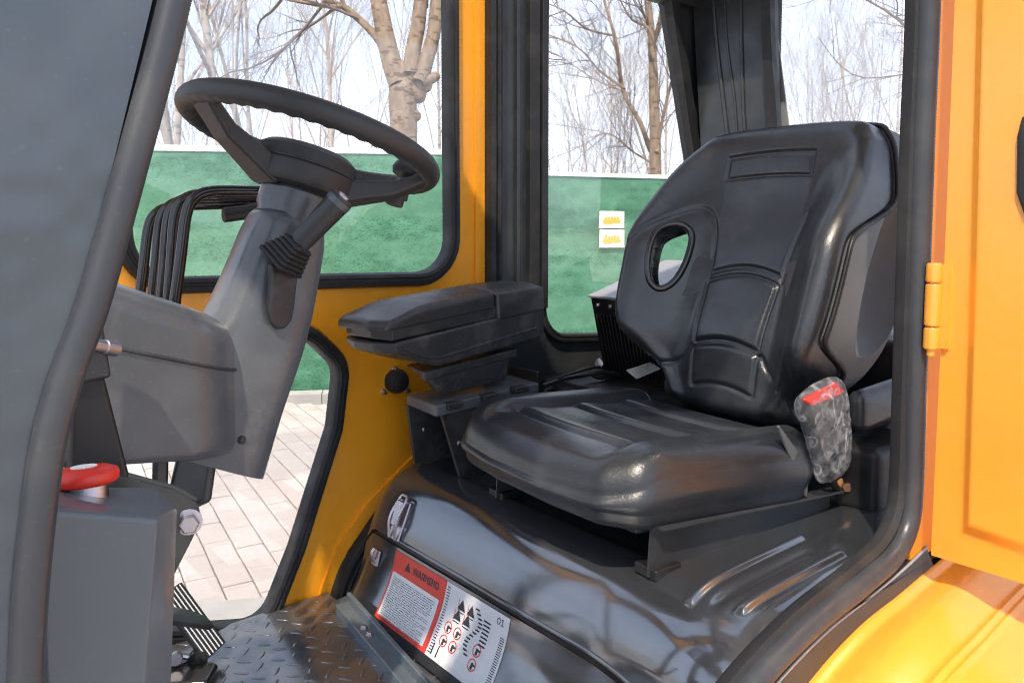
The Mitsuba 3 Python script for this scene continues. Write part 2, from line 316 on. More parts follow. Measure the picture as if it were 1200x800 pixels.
# papers on the fence
for i, (v0, v1, lab) in enumerate([(247, 267.5, 'upper of two white papers with yellow print on the green fence'), (268.5, 290, 'lower of two white papers with yellow print on the green fence')]):
    a, b, c, e = (plane_hit(u, v, GA + n2 * 0.03, GB + n2 * 0.03) for u, v in ((702, v0), (731, v0 + 0.6), (731, v1), (701, v1)))
    t = thing('printed_paper', lab, 'paper', None)
    off = n2 * 0.012
    nx, nz = 12, 8
    def sheet(s0, s1, r0, r1, o):
        def fn(U, V):
            p = (a * (1 - U)[..., None] + b * U[..., None]) * (1 - V)[..., None] + (e * (1 - U)[..., None] + c * U[..., None]) * V[..., None]
            return p + off + n2 * (o + 0.004 * np.sin(U * 5 + i) * V)[..., None]
        return grid_mesh(fn, np.linspace(s0, s1, nx), np.linspace(r0, r1, nz))
    add('sheet', sheet(0, 1, 0, 1, 0.0), 'paper', t, True)
    r_ = random.Random(i)
    ms = [sheet(0.15, 0.85, 0.52, 0.72, 0.004), sheet(0.2, 0.5, 0.72, 0.78, 0.004)] + [sheet(0.2 + 0.12 * k, 0.3 + 0.12 * k, 0.3 + 0.1 * r_.random(), 0.55, 0.004) for k in range(5)]
    add('print', cat(*ms), 'print_yellow', t, True)

# ---------------- pavement: pavers seen through the low door window, one by one; the rest as one part
fd = (FB - FA) / np.linalg.norm(FB - FA)
ca, sa = math.cos(math.radians(80.5)), math.sin(math.radians(80.5))
ax1, ax2 = np.array([-ca, -sa, 0]), np.array([sa, -ca, 0])   # courses run obliquely to the truck
PW, PL, G = 0.115, 0.23, 0.006
pave_t = 'pavement'
add('pavement', plate(sg.Polygon([(9, -5.2 + 0.4), (9, 9), (-9, 9), (-9, -9), (-8, -9)]).convex_hull, -0.30, -0.022, 'xy'), 'concrete', smooth=False, kind='structure')
proto_p = []
for k in range(4):
    a, b = (PL - G) / 2, (PW - G) / 2
    pts = [[x * s, y * s2, z] for z, s, s2 in ((-0.035, 1, 1), (-0.003, 1, 1), (0, 1 - .004 / a, 1 - .004 / b)) for x in (-a, a) for y in (-b, b)]
    proto_p.append(trimesh.convex.convex_hull(np.array(pts)))
plies = [mikit.ply(m, 'mat_paver', smooth=False) for m in proto_p]
cells = []
for i in range(-36, 36):
    for j in range(-72, 72):
        o = (0.5 * PL if j % 2 else 0)
        c = np.array([-2.2, -3.6, 0]) + ax1 * (i * PL + o) + ax2 * (j * PW)
        # on the near side of the fence
        nf = np.array([fd[1], -fd[0], 0]); nf = nf if nf @ (CAM - FA) > 0 else -nf
        if (c - FA) @ nf < 0.30 or np.linalg.norm(c[:2]) > 8: continue
        r = c - CAM; dep = r @ fwd
        if dep < 0.5: cells.append((1e9, c, i, j)); continue
        dn = np.array([0, 0, -1.0]) * math.cos(PITCH) - HD * math.sin(PITCH)
        u, v = 600 + F * (r @ RT) / dep, PPY + F * (r @ dn) / dep
        seen = 185 < u < 400 and 455 < v < 745
        cells.append((dep if seen else 1e6 + np.linalg.norm(r), c, i, j))
cells.sort(key=lambda t: t[0])
ang = math.degrees(math.atan2(ax1[1], ax1[0]))
rest = []
for q, (dep, c, i, j) in enumerate(cells):
    h = rng.uniform(-0.003, 0.001); ta, tb = rng.normal(0, 0.35, 2)
    M = T().translate([c[0], c[1], h]).rotate([0, 0, 1], ang + rng.normal(0, 0.4)).rotate([1, 0, 0], ta).rotate([0, 1, 0], tb * 0.5)
    if q < 300 and dep < 1e5:
        scene[key('pavement__paver')] = {**plies[q % 4], 'to_world': M}
    elif np.linalg.norm(c[:2] - np.array([-1, -1.5])) < 7.5:
        m = proto_p[q % 4].copy(); m.apply_transform(np.array(M.matrix)); rest.append(m)
scene[key('pavement__paver_field')] = mikit.ply(cat(*rest), 'mat_paver', smooth=False); say('pavement__paver_field', None, None, None, 'stuff')
nf = np.array([fd[1], -fd[0], 0]); nf = nf if nf @ (CAM - FA) > 0 else -nf
# low kerb along the foot of the fence, in lengths
for k in range(9):
    s = FA + fd * (-2.2 + k * 0.92)
    add('kerb_stone', hullr([s + fd * a + nf * b + np.array([0, 0, z]) for a in (0.006, 0.91) for b in (0.08, 0.22) for z in (-0.15, 0.055)], 0.006, False), 'concrete', 'pavement')
# pale concrete strip close to the truck
c0 = P(180, 712, z=0); c1 = P(330, 700, z=0)
dk = (c1 - c0) / np.linalg.norm(c1 - c0); nk = np.array([dk[1], -dk[0], 0])
if nk @ CAM < nk @ c0: nk = -nk
add('edging_strip', hullr([c0 + dk * a + nk * b + np.array([0, 0, z]) for a in (-2, 3) for b in (0, 0.22) for z in (-0.04, 0.004)], 0.004, False), 'concrete', 'pavement')

# ---------------- trees
def limb_path(p, d, L, r0, r1, n, R, wob, up):
    pts, rad = [p], [r0]; d = d / np.linalg.norm(d)
    for i in range(n):
        d = d + R.normal(0, wob, 3) + np.array([0, 0, up]); d /= np.linalg.norm(d)
        p = p + d * L / n; pts.append(p); rad.append(r0 + (r1 - r0) * (i + 1) / n)
    return np.array(pts), np.array(rad), d
def fast_tube(pts, rad, n):
    tan = np.gradient(pts, axis=0); tan /= np.maximum(np.linalg.norm(tan, axis=1, keepdims=True), 1e-9)
    a = np.array([0.31, 0.52, 0.8]); s = np.cross(tan, a); s /= np.maximum(np.linalg.norm(s, axis=1, keepdims=True), 1e-9); u = np.cross(s, tan)
    t = np.linspace(0, 2 * np.pi, n, endpoint=False); m = len(pts)
    v = pts[:, None] + rad[:, None, None] * (s[:, None] * np.cos(t)[None, :, None] + u[:, None] * np.sin(t)[None, :, None])
    i, j = np.meshgrid(np.arange(m - 1), np.arange(n), indexing='ij'); A, B, C, D = i * n + j, i * n + (j + 1) % n, (i + 1) * n + (j + 1) % n, (i + 1) * n + j
    return v.reshape(-1, 3), np.concatenate([np.stack([A, B, C], -1).reshape(-1, 3), np.stack([A, C, D], -1).reshape(-1, 3)])
def merge(parts):
    vs, fs, o = [], [], 0
    for v, f in parts: vs.append(v); fs.append(f + o); o += len(v)
    return trimesh.Trimesh(np.vstack(vs), np.vstack(fs), process=False)
def grow(R, start, dirn, L, r, depth, out, kids, spread, up, wob=0.10, twig=0.004):
    n = max(4, int(5 + 3 * (depth > 1)))
    pts, rad, _ = limb_path(start, dirn, L, r, max(r * 0.35, twig * 0.6), n, R, wob, up)
    out.setdefault(depth, []).append((pts, rad))
    if depth == 0: return
    nk = int(kids[depth] * R.uniform(0.8, 1.25))
    for k in range(nk):
        t = R.uniform(0.18, 0.98) * n; i = min(int(t), n - 1); p = pts[i] + (pts[i + 1] - pts[i]) * (t - i)
        ax = pts[i + 1] - pts[i]; ax /= np.linalg.norm(ax)
        s = R.normal(0, 1, 3); s -= ax * (s @ ax); s /= np.linalg.norm(s)
        a = R.normal(spread, 0.14); rr = (rad[i] + (rad[i + 1] - rad[i]) * (t - i)) * R.uniform(0.35, 0.6)
        grow(R, p, ax * math.cos(a) + s * math.sin(a), L * R.uniform(0.38, 0.68) * (1.1 - 0.5 * t / n), max(rr, twig), depth - 1, out, kids, spread, up, wob, twig)
def make_tree(seed, H, r, multi=1, kids=(0, 5, 7, 9), spread=0.65, up=0.07, lean=0.15, twig=0.004, first=0.0):
    """(trunk mesh, limb meshes, twig mesh), root at the origin"""
    R = np.random.default_rng(seed); out = {}
    for k in range(multi):
        d = np.array([R.normal(0, lean), R.normal(0, lean), 1.0])
        grow(R, np.array([R.normal(0, 0.05 * (multi > 1)), R.normal(0, 0.05 * (multi > 1)), -0.05]), d, H * R.uniform(0.85, 1.0), r * (1 if multi == 1 else R.uniform(.6, 1)), 3, out, kids, spread, up, 0.05, twig)
    mt = merge([fast_tube(smooth_path(p, 24), np.interp(np.linspace(0, 1, 24), np.linspace(0, 1, len(q)), q), 10) for p, q in out[3]])
    ml = [merge([fast_tube(p, q, 6)]) for p, q in out[2]]
    mw = merge([fast_tube(p, q, 4 if k else 3) for k in (1, 0) for p, q in out.get(k, [])])
    return mt, ml, mw
TV = [make_tree(11, 8.5, 0.075, 1, (0, 5, 6, 11), 0.55, 0.09), make_tree(12, 6.5, 0.03, 5, (0, 4, 6, 5), 0.42, 0.06, 0.20),
      make_tree(13, 9.5, 0.08, 1, (0, 5, 6, 11), 0.5, 0.10), make_tree(14, 5.2, 0.022, 6, (0, 4, 6, 5), 0.42, 0.06, 0.22, 0.0035),
      make_tree(15, 9.0, 0.06, 2, (0, 4, 6, 8), 0.5, 0.09, 0.12)]
def tree_ply(v, bark, twig):
    mt, ml, mw = TV[v]
    return (mikit.ply(mt, 'mat_' + bark, smooth=True), mikit.ply(merge([(m.vertices, m.faces) for m in ml]), 'mat_' + bark, smooth=True), mikit.ply(mw, 'mat_' + twig, smooth=True))
TP = {}
def place_tree(v, u, d, label, group=None, sc=1.0, rot=0.0, pale=False, name='bare_tree'):
    k = thing(name, label, 'tree', group)
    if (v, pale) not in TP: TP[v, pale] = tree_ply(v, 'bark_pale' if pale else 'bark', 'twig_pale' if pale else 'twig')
    p = CAM + (HD + RT * (u - 600) / FL) * d; M = T().translate([p[0], p[1], -0.06]).rotate([0, 0, 1], rot).scale(sc)
    for n_, s in zip(('trunk', 'limbs', 'twigs'), TP[v, pale]): scene[k + '__' + n_] = {**s, 'to_world': M}
    say(k + '__twigs', None, None, None, 'stuff')
    return k
# the pruned tree behind the fence: own mesh
R = np.random.default_rng(4)
TD = 8.4
def tp(u, v, d=TD): return P(u, v, d=d)
bt = thing('pruned_tree', 'thick pruned bare tree with knobby cut crown behind the steering wheel rim', 'tree')
base = tp(474, 200); foot = base.copy(); foot[2] = -0.05
trunk = smooth_path([foot, tp(474, 300), tp(474, 200), tp(473, 150), tp(472, 110), tp(478, 92), tp(484, 84)], 40)
s_ = TD / FL
vv, ff = fast_tube(trunk, np.interp(np.linspace(0, 1, 40), [0, 0.4, .75, 0.93, 1], [0.19, 0.15, 0.14, 0.155, 0.10]), 18)
vv = vv + 0.02 * (meshkit.fbm(vv * 5, 3, 1)[:, None] - 0.5) * 2
tm = trimesh.Trimesh(vv, ff, process=False)
knots = [hullr([tp(u, v)], r) for u, v, r in ((484, 88, 0.15), (494, 98, 0.12), (500, 94, 0.07), (486, 136, 0.07), (476, 84, 0.11), (488, 110, .11))]
for kk in knots: kk.vertices += 0.03 * (meshkit.fbm(kk.vertices * 9, 3, 2)[:, None] - 0.5)
add('trunk', cat(tm, *knots), 'bark', bt, 40)
limbs = [([(468, 100), (458, 70), (449, 30), (440, -20), (432, -80)], .115, .07), ([(452, 60), (440, 42), (420, 22), (402, 8), (380, 2)], .05, .03),
         ([(482, 86), (484, 60), (490, 30), (494, -10), (500, -60)], .09, .06), ([(492, 96), (500, 70), (508, 40), (512, 0), (516, -50)], .085, .06), ([(494, 96), (506, 92), (510, 90)], .065, .055),
         ([(402, 8), (385, 8), (350, 2), (320, -4)], .028, .012), ([(404, 8), (398, -8), (390, -30)], .025, .015)]
for pts, a, b in limbs:
    p = smooth_path([tp(u, v, TD + 0.10 * math.sin(u * 3.1)) for u, v in pts], 18)
    vv, ff = fast_tube(p, np.linspace(a, b, 18), 12); vv = vv + 0.012 * (meshkit.fbm(vv * 12, 3, 1)[:, None] - 0.5)
    cap = hullr([p[-1]], b)
    add('limb', cat(trimesh.Trimesh(vv, ff, process=False), cap), 'bark', bt, 40)
out = {}
for (u, v, du, dv, L) in ((440, 0, -.6, .7, 1.4), (395, 8, -1, -.35, 1.5), (360, 3, -.8, .6, 1.2), (500, 10, .3, 1, 1.2), (380, 4, -.5, -.6, 1.5), (420, 22, -.8, .3, 1.0), (494, 0, -.2, 1, 1.2), (330, 0, -.7, -.5, 1.0)):
    grow(R, tp(u, v), RT * du + np.array([0, 0, dv]) + HD * R.normal(0, .3), L, 0.018, 2, out, (0, 4, 6), 0.5, 0.03, 0.12, 0.0035)
add('twigs', merge([fast_tube(p, q, 4) for k in (2, 1, 0) for p, q in out[k]]), 'twig', bt, True, kind='stuff')
# the slim tree in the rear side window
st = thing('slim_tree', 'tall slim bare tree with side branches seen in the rear side window', 'tree')
D2 = 13.0
def tp2(u, v): return P(u, v, d=D2)
b2 = tp2(769, 215); f2 = b2.copy(); f2[2] = -0.05
path = smooth_path([f2, tp2(768, 190), tp2(767, 140), tp2(765, 70), tp2(762, 30), tp2(756, -30), tp2(752, -110)], 40)
add('trunk', merge([fast_tube(path, np.interp(np.linspace(0, 1, 40), [0, .5, 1], [.13, .085, .03]), 12)]), 'bark', st, True)
out = {}
for pts, a in (([(766, 175), (750, 140), (733, 105), (720, 50), (708, 0), (700, -40)], .045), ([(765, 62), (772, 30), (776, 0), (782, -50)], .05), ([(765, 66), (756, 40), (742, 18), (728, -8)], .03),
               ([(732, 104), (705, 78), (676, 62), (636, 40)], .022), ([(768, 190), (745, 176), (712, 160), (690, 162)], .018), ([(768, 180), (776, 150), (786, 110), (794, 60)], .04), ([(719, 45), (690, 28), (660, 20), (640, 0)], .02), ([(762, 30), (745, 10), (735, -20)], .022),
               ([(735, 112), (700, 90), (660, 66), (640, 60)], .014)):
    p = smooth_path([tp2(u, v) + HD * 0.35 * math.sin(u * 1.3 + v) for u, v in pts], 14)
    add('limb', merge([fast_tube(p, np.linspace(a, a * .4, 14), 7)]), 'bark', st, True)
    for t in np.linspace(0.15, 0.97, 9):
        i = int(t * 12); ax = p[i + 1] - p[i]; ax /= np.linalg.norm(ax); s = R.normal(0, 1, 3); s -= ax * (s @ ax); s /= np.linalg.norm(s)
        grow(R, p[i], ax * 0.8 + s * 0.6 + np.array([0, 0, .1]), R.uniform(.6, 1.6), 0.011, 1, out, (0, 6), 0.5, 0.03, 0.10, 0.0035)
add('twigs', merge([fast_tube(p, q, 3) for k in (1, 0) for p, q in out[k]]), 'twig', st, True, kind='stuff')
# tree with long thin branches reaching over the rear window
ot = thing('overhanging_tree', 'dark thin bare branches reaching across the rear window from the right', 'tree')
def tp3(u, v, d=11.0): return P(u, v, d=d)
f3 = tp3(1190, 265); f3[2] = -0.05
path = smooth_path([f3, tp3(1190, 150), tp3(1185, 40), tp3(1180, -120)], 24)
add('trunk', merge([fast_tube(path, np.linspace(.12, .06, 24), 10)]), 'bark', ot, True)
out = {}
for pts, a in (([(1186, 110), (1120, 72), (1066, 50), (1030, 22), (995, 0), (960, -25)], .028), ([(1188, 60), (1110, 85), (1058, 90), (1010, 92), (975, 78), (950, 48)], .016), ([(1183, 30), (1120, 10), (1070, 18), (1050, 5), (1030, -20)], .02)):
    p = smooth_path([tp3(u, v) + HD * 0.3 * math.sin(u * .7) for u, v in pts], 18)
    add('limb', merge([fast_tube(p, np.linspace(a, a * .3, 18), 6)]), 'twig', ot, True)
    for t in np.linspace(0.3, 0.97, 8):
        i = int(t * 16); ax = p[i + 1] - p[i]; ax /= np.linalg.norm(ax); s = R.normal(0, 1, 3); s -= ax * (s @ ax); s /= np.linalg.norm(s)
        grow(R, p[i], ax * 0.8 + s * 0.55, R.uniform(.4, 1.0), 0.007, 1, out, (0, 4), 0.5, 0.0, 0.10, 0.003)
add('twigs', merge([fast_tube(p, q, 3) for k in (1, 0) for p, q in out[k]]), 'twig', ot, True, kind='stuff')
# the trees beyond
GA_ = 'bare trees beyond the fence behind the steering wheel'; GB_ = 'bare trees beyond the fence seen in the rear side window'; GC_ = 'bare trees beyond the fence seen in the rear window'
KIND = ('slender', 'many stemmed', 'tall straight', 'low bushy', 'twin stemmed')
WHERE = ('in window behind steering wheel', 'in rear side window', 'in rear window behind seat')
ORD = ('leftmost', 'second', 'third', 'fourth', 'fifth', 'sixth', 'seventh', 'eighth', 'ninth', 'tenth')
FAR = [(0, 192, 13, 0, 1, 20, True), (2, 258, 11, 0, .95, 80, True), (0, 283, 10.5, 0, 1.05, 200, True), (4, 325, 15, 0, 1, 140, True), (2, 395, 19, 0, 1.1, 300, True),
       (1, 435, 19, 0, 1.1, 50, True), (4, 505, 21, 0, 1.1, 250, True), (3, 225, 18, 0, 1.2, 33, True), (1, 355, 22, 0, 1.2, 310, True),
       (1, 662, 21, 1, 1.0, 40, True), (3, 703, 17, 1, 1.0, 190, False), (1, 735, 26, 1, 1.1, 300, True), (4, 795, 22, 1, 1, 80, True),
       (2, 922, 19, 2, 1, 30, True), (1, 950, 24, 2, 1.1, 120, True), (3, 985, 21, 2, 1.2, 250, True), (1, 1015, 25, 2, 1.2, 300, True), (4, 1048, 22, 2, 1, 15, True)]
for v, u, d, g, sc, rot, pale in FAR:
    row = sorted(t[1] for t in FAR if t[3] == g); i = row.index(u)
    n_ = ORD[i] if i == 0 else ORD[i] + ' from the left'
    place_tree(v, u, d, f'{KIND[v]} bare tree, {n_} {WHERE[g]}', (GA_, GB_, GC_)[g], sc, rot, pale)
# far low rail fence behind the second hoarding
rf = thing('rail_fence', 'far low grey rail fence just above the green fence in the rear side window', 'fence')
ra, rb_ = P(560, 205, d=24), P(860, 207, d=27)
for i, z in enumerate((0.35, 0.15, 0)):
    a = ra.copy(); b = rb_.copy(); a[2] = b[2] = P(700, 191 + i * 4.5, d=25.5)[2]
    add('rail', tube(np.array([a, (a + b) / 2, b]), 0.02, 6), 'paper', rf)
for t in np.linspace(0, 1, 14):
    a = ra + (rb_ - ra) * t; h = P(700, 190, d=25.5)[2]
    add('post', box((a[0] - .02, a[1] - .02, -.05), (a[0] + .02, a[1] + .02, h)), 'paper', rf, False)

# ================================================================== the forklift
FK = thing('forklift', 'orange and dark grey forklift truck with glazed cab, its side door swung open', 'forklift')
YF, YN = -1.635, -0.535          # far and near wall of the cab
FLOOR, HOODZ = 0.50, 0.80
def W(pts, y): 
    q = [P(u, v, y=y) for u, v in pts]; return [(a[0], a[2]) for a in q]
def ring_seal(poly, y, width, depth, parent, m='rubber', name='seal', side=1):
    """rubber profile round an opening (polygon in x, z) standing off the wall at y"""
    c = ring_pts(poly.buffer(width * 0.5, join_style=1), 420)
    path = np.c_[c[:, 0], np.full(len(c), y), c[:, 1]]
    w = width / 2
    prof = [(-w, -0.016), (-w, depth * .55), (-w * .8, depth * .9), (-w * .35, depth), (-w * .18, depth * .82), (w * .05, depth * .82), (w * .2, depth), (w * .75, depth * .9), (w, depth * .5), (w, -0.016)]
    prof = [(a, b * side) for a, b in prof]
    return add(name, sweep(path, prof, True, up=(0, 1, 0)), m, parent, 40)

# ---------------- far door: orange panel, two glazed openings
dr_ = thing('door', 'closed orange door with an upper and a lower window in black rubber seals', parent=FK)
up = W([(520, -160), (523, 318), (160, 325), (146, 200), (172, -10), (195, -160)], YF)
upper = roundpoly(up, 0.085)
low = W([(300, 396), (358, 398), (392, 430), (384, 500), (340, 640), (306, 726), (60, 742), (60, 396)], YF)
lower = roundpoly(low, 0.055)
arc_far = W([(566, 430), (520, 505), (488, 545), (440, 594), (405, 645), (388, 690), (377, 738)], YF)
outer = W([(566, -220), (566, 430), (520, 505), (488, 545), (440, 594), (405, 645), (388, 690), (377, 745), (30, 770), (30, -220)], YF)
outer = sg.Polygon(outer)
body = outer.difference(upper.buffer(0.018)).difference(lower.buffer(0.018))
add('panel', plate(body, YF - 0.03, YF), 'orange_door', dr_, 30)
edge = outer.difference(outer.buffer(-0.030, join_style=1))
lip = outer.buffer(-0.036).difference(outer.buffer(-0.042))
keep = sg.Polygon(W([(395, 330), (560, 330), (560, 760), (300, 760), (340, 600)], YF))
add('rim', plate(edge.difference(upper.buffer(.035)).difference(lower.buffer(.035)), YF - 0.001, YF + 0.008), 'orange_door', dr_, 30)
# raised lip round the low window
add('window_lip', plate(lower.buffer(0.052).difference(lower.buffer(0.038)).intersection(outer.buffer(-.034)), YF - 0.001, YF + 0.005), 'orange_door', dr_, 30)
ring_seal(upper, YF, 0.034, 0.022, dr_, name='upper_seal'); ring_seal(lower, YF, 0.034, 0.022, dr_, name='lower_seal')
def pane(poly, y, parent, name):
    v, f = trimesh.creation.triangulate_polygon(poly, engine='earcut'); v = np.c_[v[:, 0], np.full(len(v), y), v[:, 1]]
    return add(name, trimesh.Trimesh(v, f, process=False), 'glass', parent, False)
pane(upper.buffer(0.01), YF - 0.012, dr_, 'upper_pane'); pane(lower.buffer(0.01), YF - 0.012, dr_, 'lower_pane')
# round black stop knob with three fixing bolts
kb = P(463, 446, y=YF)
add('knob', lathe([(.030, 0), (.030, .012), (.026, .018), (.026, .022), (.020, .026), (.019, .034), (.012, .037)], kb + [0, .0005, 0], (0, 1, 0), 28), 'rubber', dr_, 35, label='round black rubber knob held by three bolts')
for u, v in ((462, 432), (449, 459), (477, 457)):
    b = P(u, v, y=YF); add('bolt', bolt(b + [0, .0005, 0], (0, 1, 0), .0055, .012), 'steel', dr_, 30)
# rear seal of that door opening
arcp = np.array([(x, YF + 0.018, z) for x, z in W([(574, -220), (574, 60), (574, 250), (572, 400), (556, 462), (528, 508), (492, 550), (448, 600), (412, 652), (396, 690), (385, 745)], YF)])
cf = thing('cab_frame', parent=FK)
add('rubber_seal', sweep(smooth_path(arcp, 120), [(.022 * a, .018 * b) for a, b in ((1, -1), (1, .3), (.7, .9), (.3, 1), (.1, .4), (-.1, .4), (-.4, 1), (-.8, .8), (-1, .2), (-1, -1))], False, up=(0, 1, 0)), 'rubber', cf, 40)
ins = np.array([(x, YF + 0.03, z) for x, z in W([(575, 470), (540, 520), (502, 560), (460, 608), (424, 658), (408, 695), (396, 745)], YF)])
add('seal_lip', tube(smooth_path(ins, 80), 0.012, 12), 'rubber', cf)
# far pillar with its profiles, rear side panel with quarter window, rear pillar
pil = sg.Polygon(W([(583, -220), (583, 520), (640, 520), (640, -220)], YF))
add('pillar', plate(pil, YF - 0.06, YF - 0.002), 'dark_panel', cf, 30)
rx = lambda u, v: W([(u, v)], YF)[0][0]
for ua, ub, dpt, m in ((604, 608, .008, 'dark_panel'), (617, 629, .016, 'rubber'), (630, 637, .022, 'rubber')):
    xa, xb = rx(ua, 200), rx(ub, 200)
    add('pillar_trim', rbox((xa, YF - .004, 1.12), (xb, YF + dpt, 2.1), .003), m, cf)
XB_ = -2.20
quarter = roundpoly(W([(638, -220), (638, 391), (850, 388), (830, 290), (812, 185), (783, 0), (752, -220)], YF), 0.085)
side = sg.Polygon(W([(600, -220), (590, 600), (950, 520), (950, -220)], YF))
sidep = side.difference(quarter.buffer(.012)).intersection(sg.box(XB_, -1, 2, 4))
add('side_panel', plate(sidep, YF - 0.05, YF - 0.006), 'dark_panel', cf, 30)
qw = thing('side_window', parent=FK)
ring_seal(quarter, YF - 0.004, 0.026, 0.016, qw, name='seal')
pane(quarter.buffer(0.008).intersection(sg.box(XB_, -1, 2, 4)), YF - 0.02, qw, 'pane')
# rear pillar: grooved cover in front of the corner
def rear_strip(pts, y0, y1, m, name, **k):
    add(name, plate(sg.Polygon(W(pts, y0)), y0, y1), m, cf, 30, **k)
XR = P(790, 100, y=YF)[0]
def pyz(pts, x): 
    q = [P(u, v, x=x) for u, v in pts]; return [(a[1], a[2]) for a in q]
XC = -2.13
add('corner_pillar', plate(sg.Polygon(pyz([(800, -220), (826, 260), (912, 260), (904, 60), (902, -220)], XC)), XC - 0.04, XC, 'yz'), 'dark_panel', cf, 30)
for pts, r in (([(832, -200), (836, 0), (848, 120), (856, 190), (858, 260)], .007), ([(866, -200), (868, 0), (871, 120), (873, 160), (874, 260)], .006), ([(846, -200), (850, 20), (862, 130), (868, 260)], .004)):
    q = np.array([P(u, v, x=XC + 0.001) for u, v in pts]); add('pillar_rib', tube(smooth_path(q, 40), r, 10), 'dark_panel', cf)
q = np.array([P(u, v, x=XC + .012) for u, v in ((898, -220), (900, 30), (906, 120), (908, 160), (909, 260))])
add('pillar_trim', sweep(smooth_path(q, 40), [(-.016, -.012), (-.016, .012), (.016, .012), (.016, -.012)], False, up=(1, 0, 0)), 'rubber', cf, 30)
q = np.array([P(u, v, y=YF + .012) for u, v in ((757, -220), (788, 0), (801, 90), (815, 185), (828, 260))])
add('pillar_trim', sweep(smooth_path(q, 40), [(-.02, -.016), (-.02, .012), (.02, .012), (.02, -.016)], False, up=(0, 1, 0)), 'rubber', cf, 30)
add('glazing_strip', hullr([P(u, v, x=XC - .05) for u, v in ((907, 10), (909, 160), (926, 160))] + [P(u, v, x=XC - .055) for u, v in ((907, 10), (909, 160), (926, 160))], .002, False), 'vent_top', cf)
# rear wall under and round the rear window
XB = -2.20
WL = P(908, 100, x=XB)[1]
rw = sg.box(YF - .05, .60, YN + .02, 2.12); rwin = roundpoly(pyz([(905, -200), (905, 330), (1120, 360), (1130, -200)], XB), .03)
add('rear_wall', plate(rw.difference(sg.box(WL, 1.12, -.60, 2.08)), XB - 0.03, XB, 'yz'), 'dark_panel', cf, 30)
bw = thing('rear_window', parent=FK)
v, f = trimesh.creation.triangulate_polygon(sg.box(WL + .005, 1.125, -.605, 2.075), engine='earcut')
add('pane', trimesh.Trimesh(np.c_[np.full(len(v), XB - .012), v], f, process=False), 'glass', bw, False)
add('seal', plate(sg.box(WL - .01, 1.11, -.59, 2.09).difference(sg.box(WL + .015, 1.135, -.615, 2.065)), XB + .001, XB + .014, 'yz'), 'rubber', bw, 30)
# roof and front
SKY_ = sg.box(-1.95, YF + .04, -.80, -1.0)
rf_ = sg.box(-2.25, YF - .05, .12, YN + .02)
add('roof', plate(rf_.difference(SKY_), 2.112, 2.16, 'xy'), 'grey_paint', cf, 30)
add('headliner', plate(rf_.difference(SKY_).buffer(-.004), 2.100, 2.110, 'xy'), 'liner', cf, 30)
v, f = trimesh.creation.triangulate_polygon(SKY_.buffer(.002), engine='earcut')
add('roof_pane', trimesh.Trimesh(np.c_[v, np.full(len(v), 2.14)], f, process=False), 'glass', cf, False)
add('header', rbox((-2.15, YF - .04, 2.06), (0.05, YF + .02, 2.099), .01), 'dark_panel', cf)
add('header', rbox((-1.35, YN - .05, 2.03), (0.02, YN + .01, 2.099), .01), 'dark_panel', cf)
add('front_pillar', hullr([(.30, YF, .5), (.30, YF + .06, .5), (.24, YF, .5), (.02, YF, 2.1), (.02, YF + .06, 2.1), (-.06, YF, 2.1)], .012), 'dark_panel', cf)
add('windscreen_beam', rbox((.22, YF + .03, .5), (.34, YN - .02, .96), .02), 'dark_panel', cf)
ws = np.array([[.30, YF + .05, .96], [.30, YN - .03, .96], [.01, YN - .03, 2.1], [.01, YF + .05, 2.1]])
ww = thing('windscreen', parent=FK)
add('pane', trimesh.Trimesh(ws, [[0, 1, 2], [0, 2, 3]], process=False), 'glass', ww, False)
# near front pillar: broad grey panel and its round rubber edge
npil = sg.Polygon(W([(345, -900), (206, -160), (178, 0), (130, 200), (96, 370), (62, 440), (38, 500), (18, 640), (-2, 1000), (-30, 1700), (-420, 1700), (-420, -900)], YN))
add('front_panel', plate(npil, YN - .03, YN + .002), 'panel_paint', cf, 30)
seal_n = np.array([P(u, v, y=YN + .004) for u, v in ((380, -900), (236, -160), (205, 0), (158, 180), (111, 350), (82, 430), (57, 520), (41, 640), (32, 760), (22, 1000), (-6, 1700))])
add('rubber_seal', tube(smooth_path(seal_n, 140), np.full(140, .0098), 18), 'seal', cf, label='thick round rubber seal on the edge of the broad grey front pillar')
seal_n2 = np.array([P(u, v, y=YN - .014) for u, v in ((362, -900), (220, -160), (188, 0), (140, 190), (97, 360), (72, 430), (48, 510), (28, 640), (18, 760), (8, 1000), (-20, 1700))])
add('seal_lip', tube(smooth_path(seal_n2, 140), np.full(140, .010), 14), 'rubber', cf)

# ---------------- floor plate with raised treads
fp = thing('floor_plate', 'dark chequered steel floor plate', parent=FK)
flo = sg.Polygon([(.30, YF + .01), (.30, YN + .02), (-.79, YN + .02), (-.79, YF + .01)])
add('sheet', plate(flo, FLOOR - .006, FLOOR, 'xy'), 'tread', fp, 30)
ld = trimesh.creation.icosphere(subdivisions=1)
tr = []
for i in range(30):
    for j in range(30):
        x, y = .26 - i * .036 - .018 * (j % 2), YF + .03 + j * .036
        if x < -.785 or y > YN: continue
        m = ld.copy(); m.vertices = m.vertices * np.array([.015, .0040, .0019]); a = math.radians(45 if (i + j) % 2 else -45); c, s = math.cos(a), math.sin(a)
        m.vertices = m.vertices @ np.array([[c, s, 0], [-s, c, 0], [0, 0, 1]]) + np.array([x, y, FLOOR]); tr.append(m)
add('tread', cat(*tr), 'tread', fp, True, kind='stuff')
a, b = P(395, 712, z=FLOOR + .012), P(478, 812, z=FLOOR + .012)
dd = (b - a) / np.linalg.norm(b - a); nn = np.array([dd[1], -dd[0], 0.0])
nn = nn if nn[0] < 0 else -nn
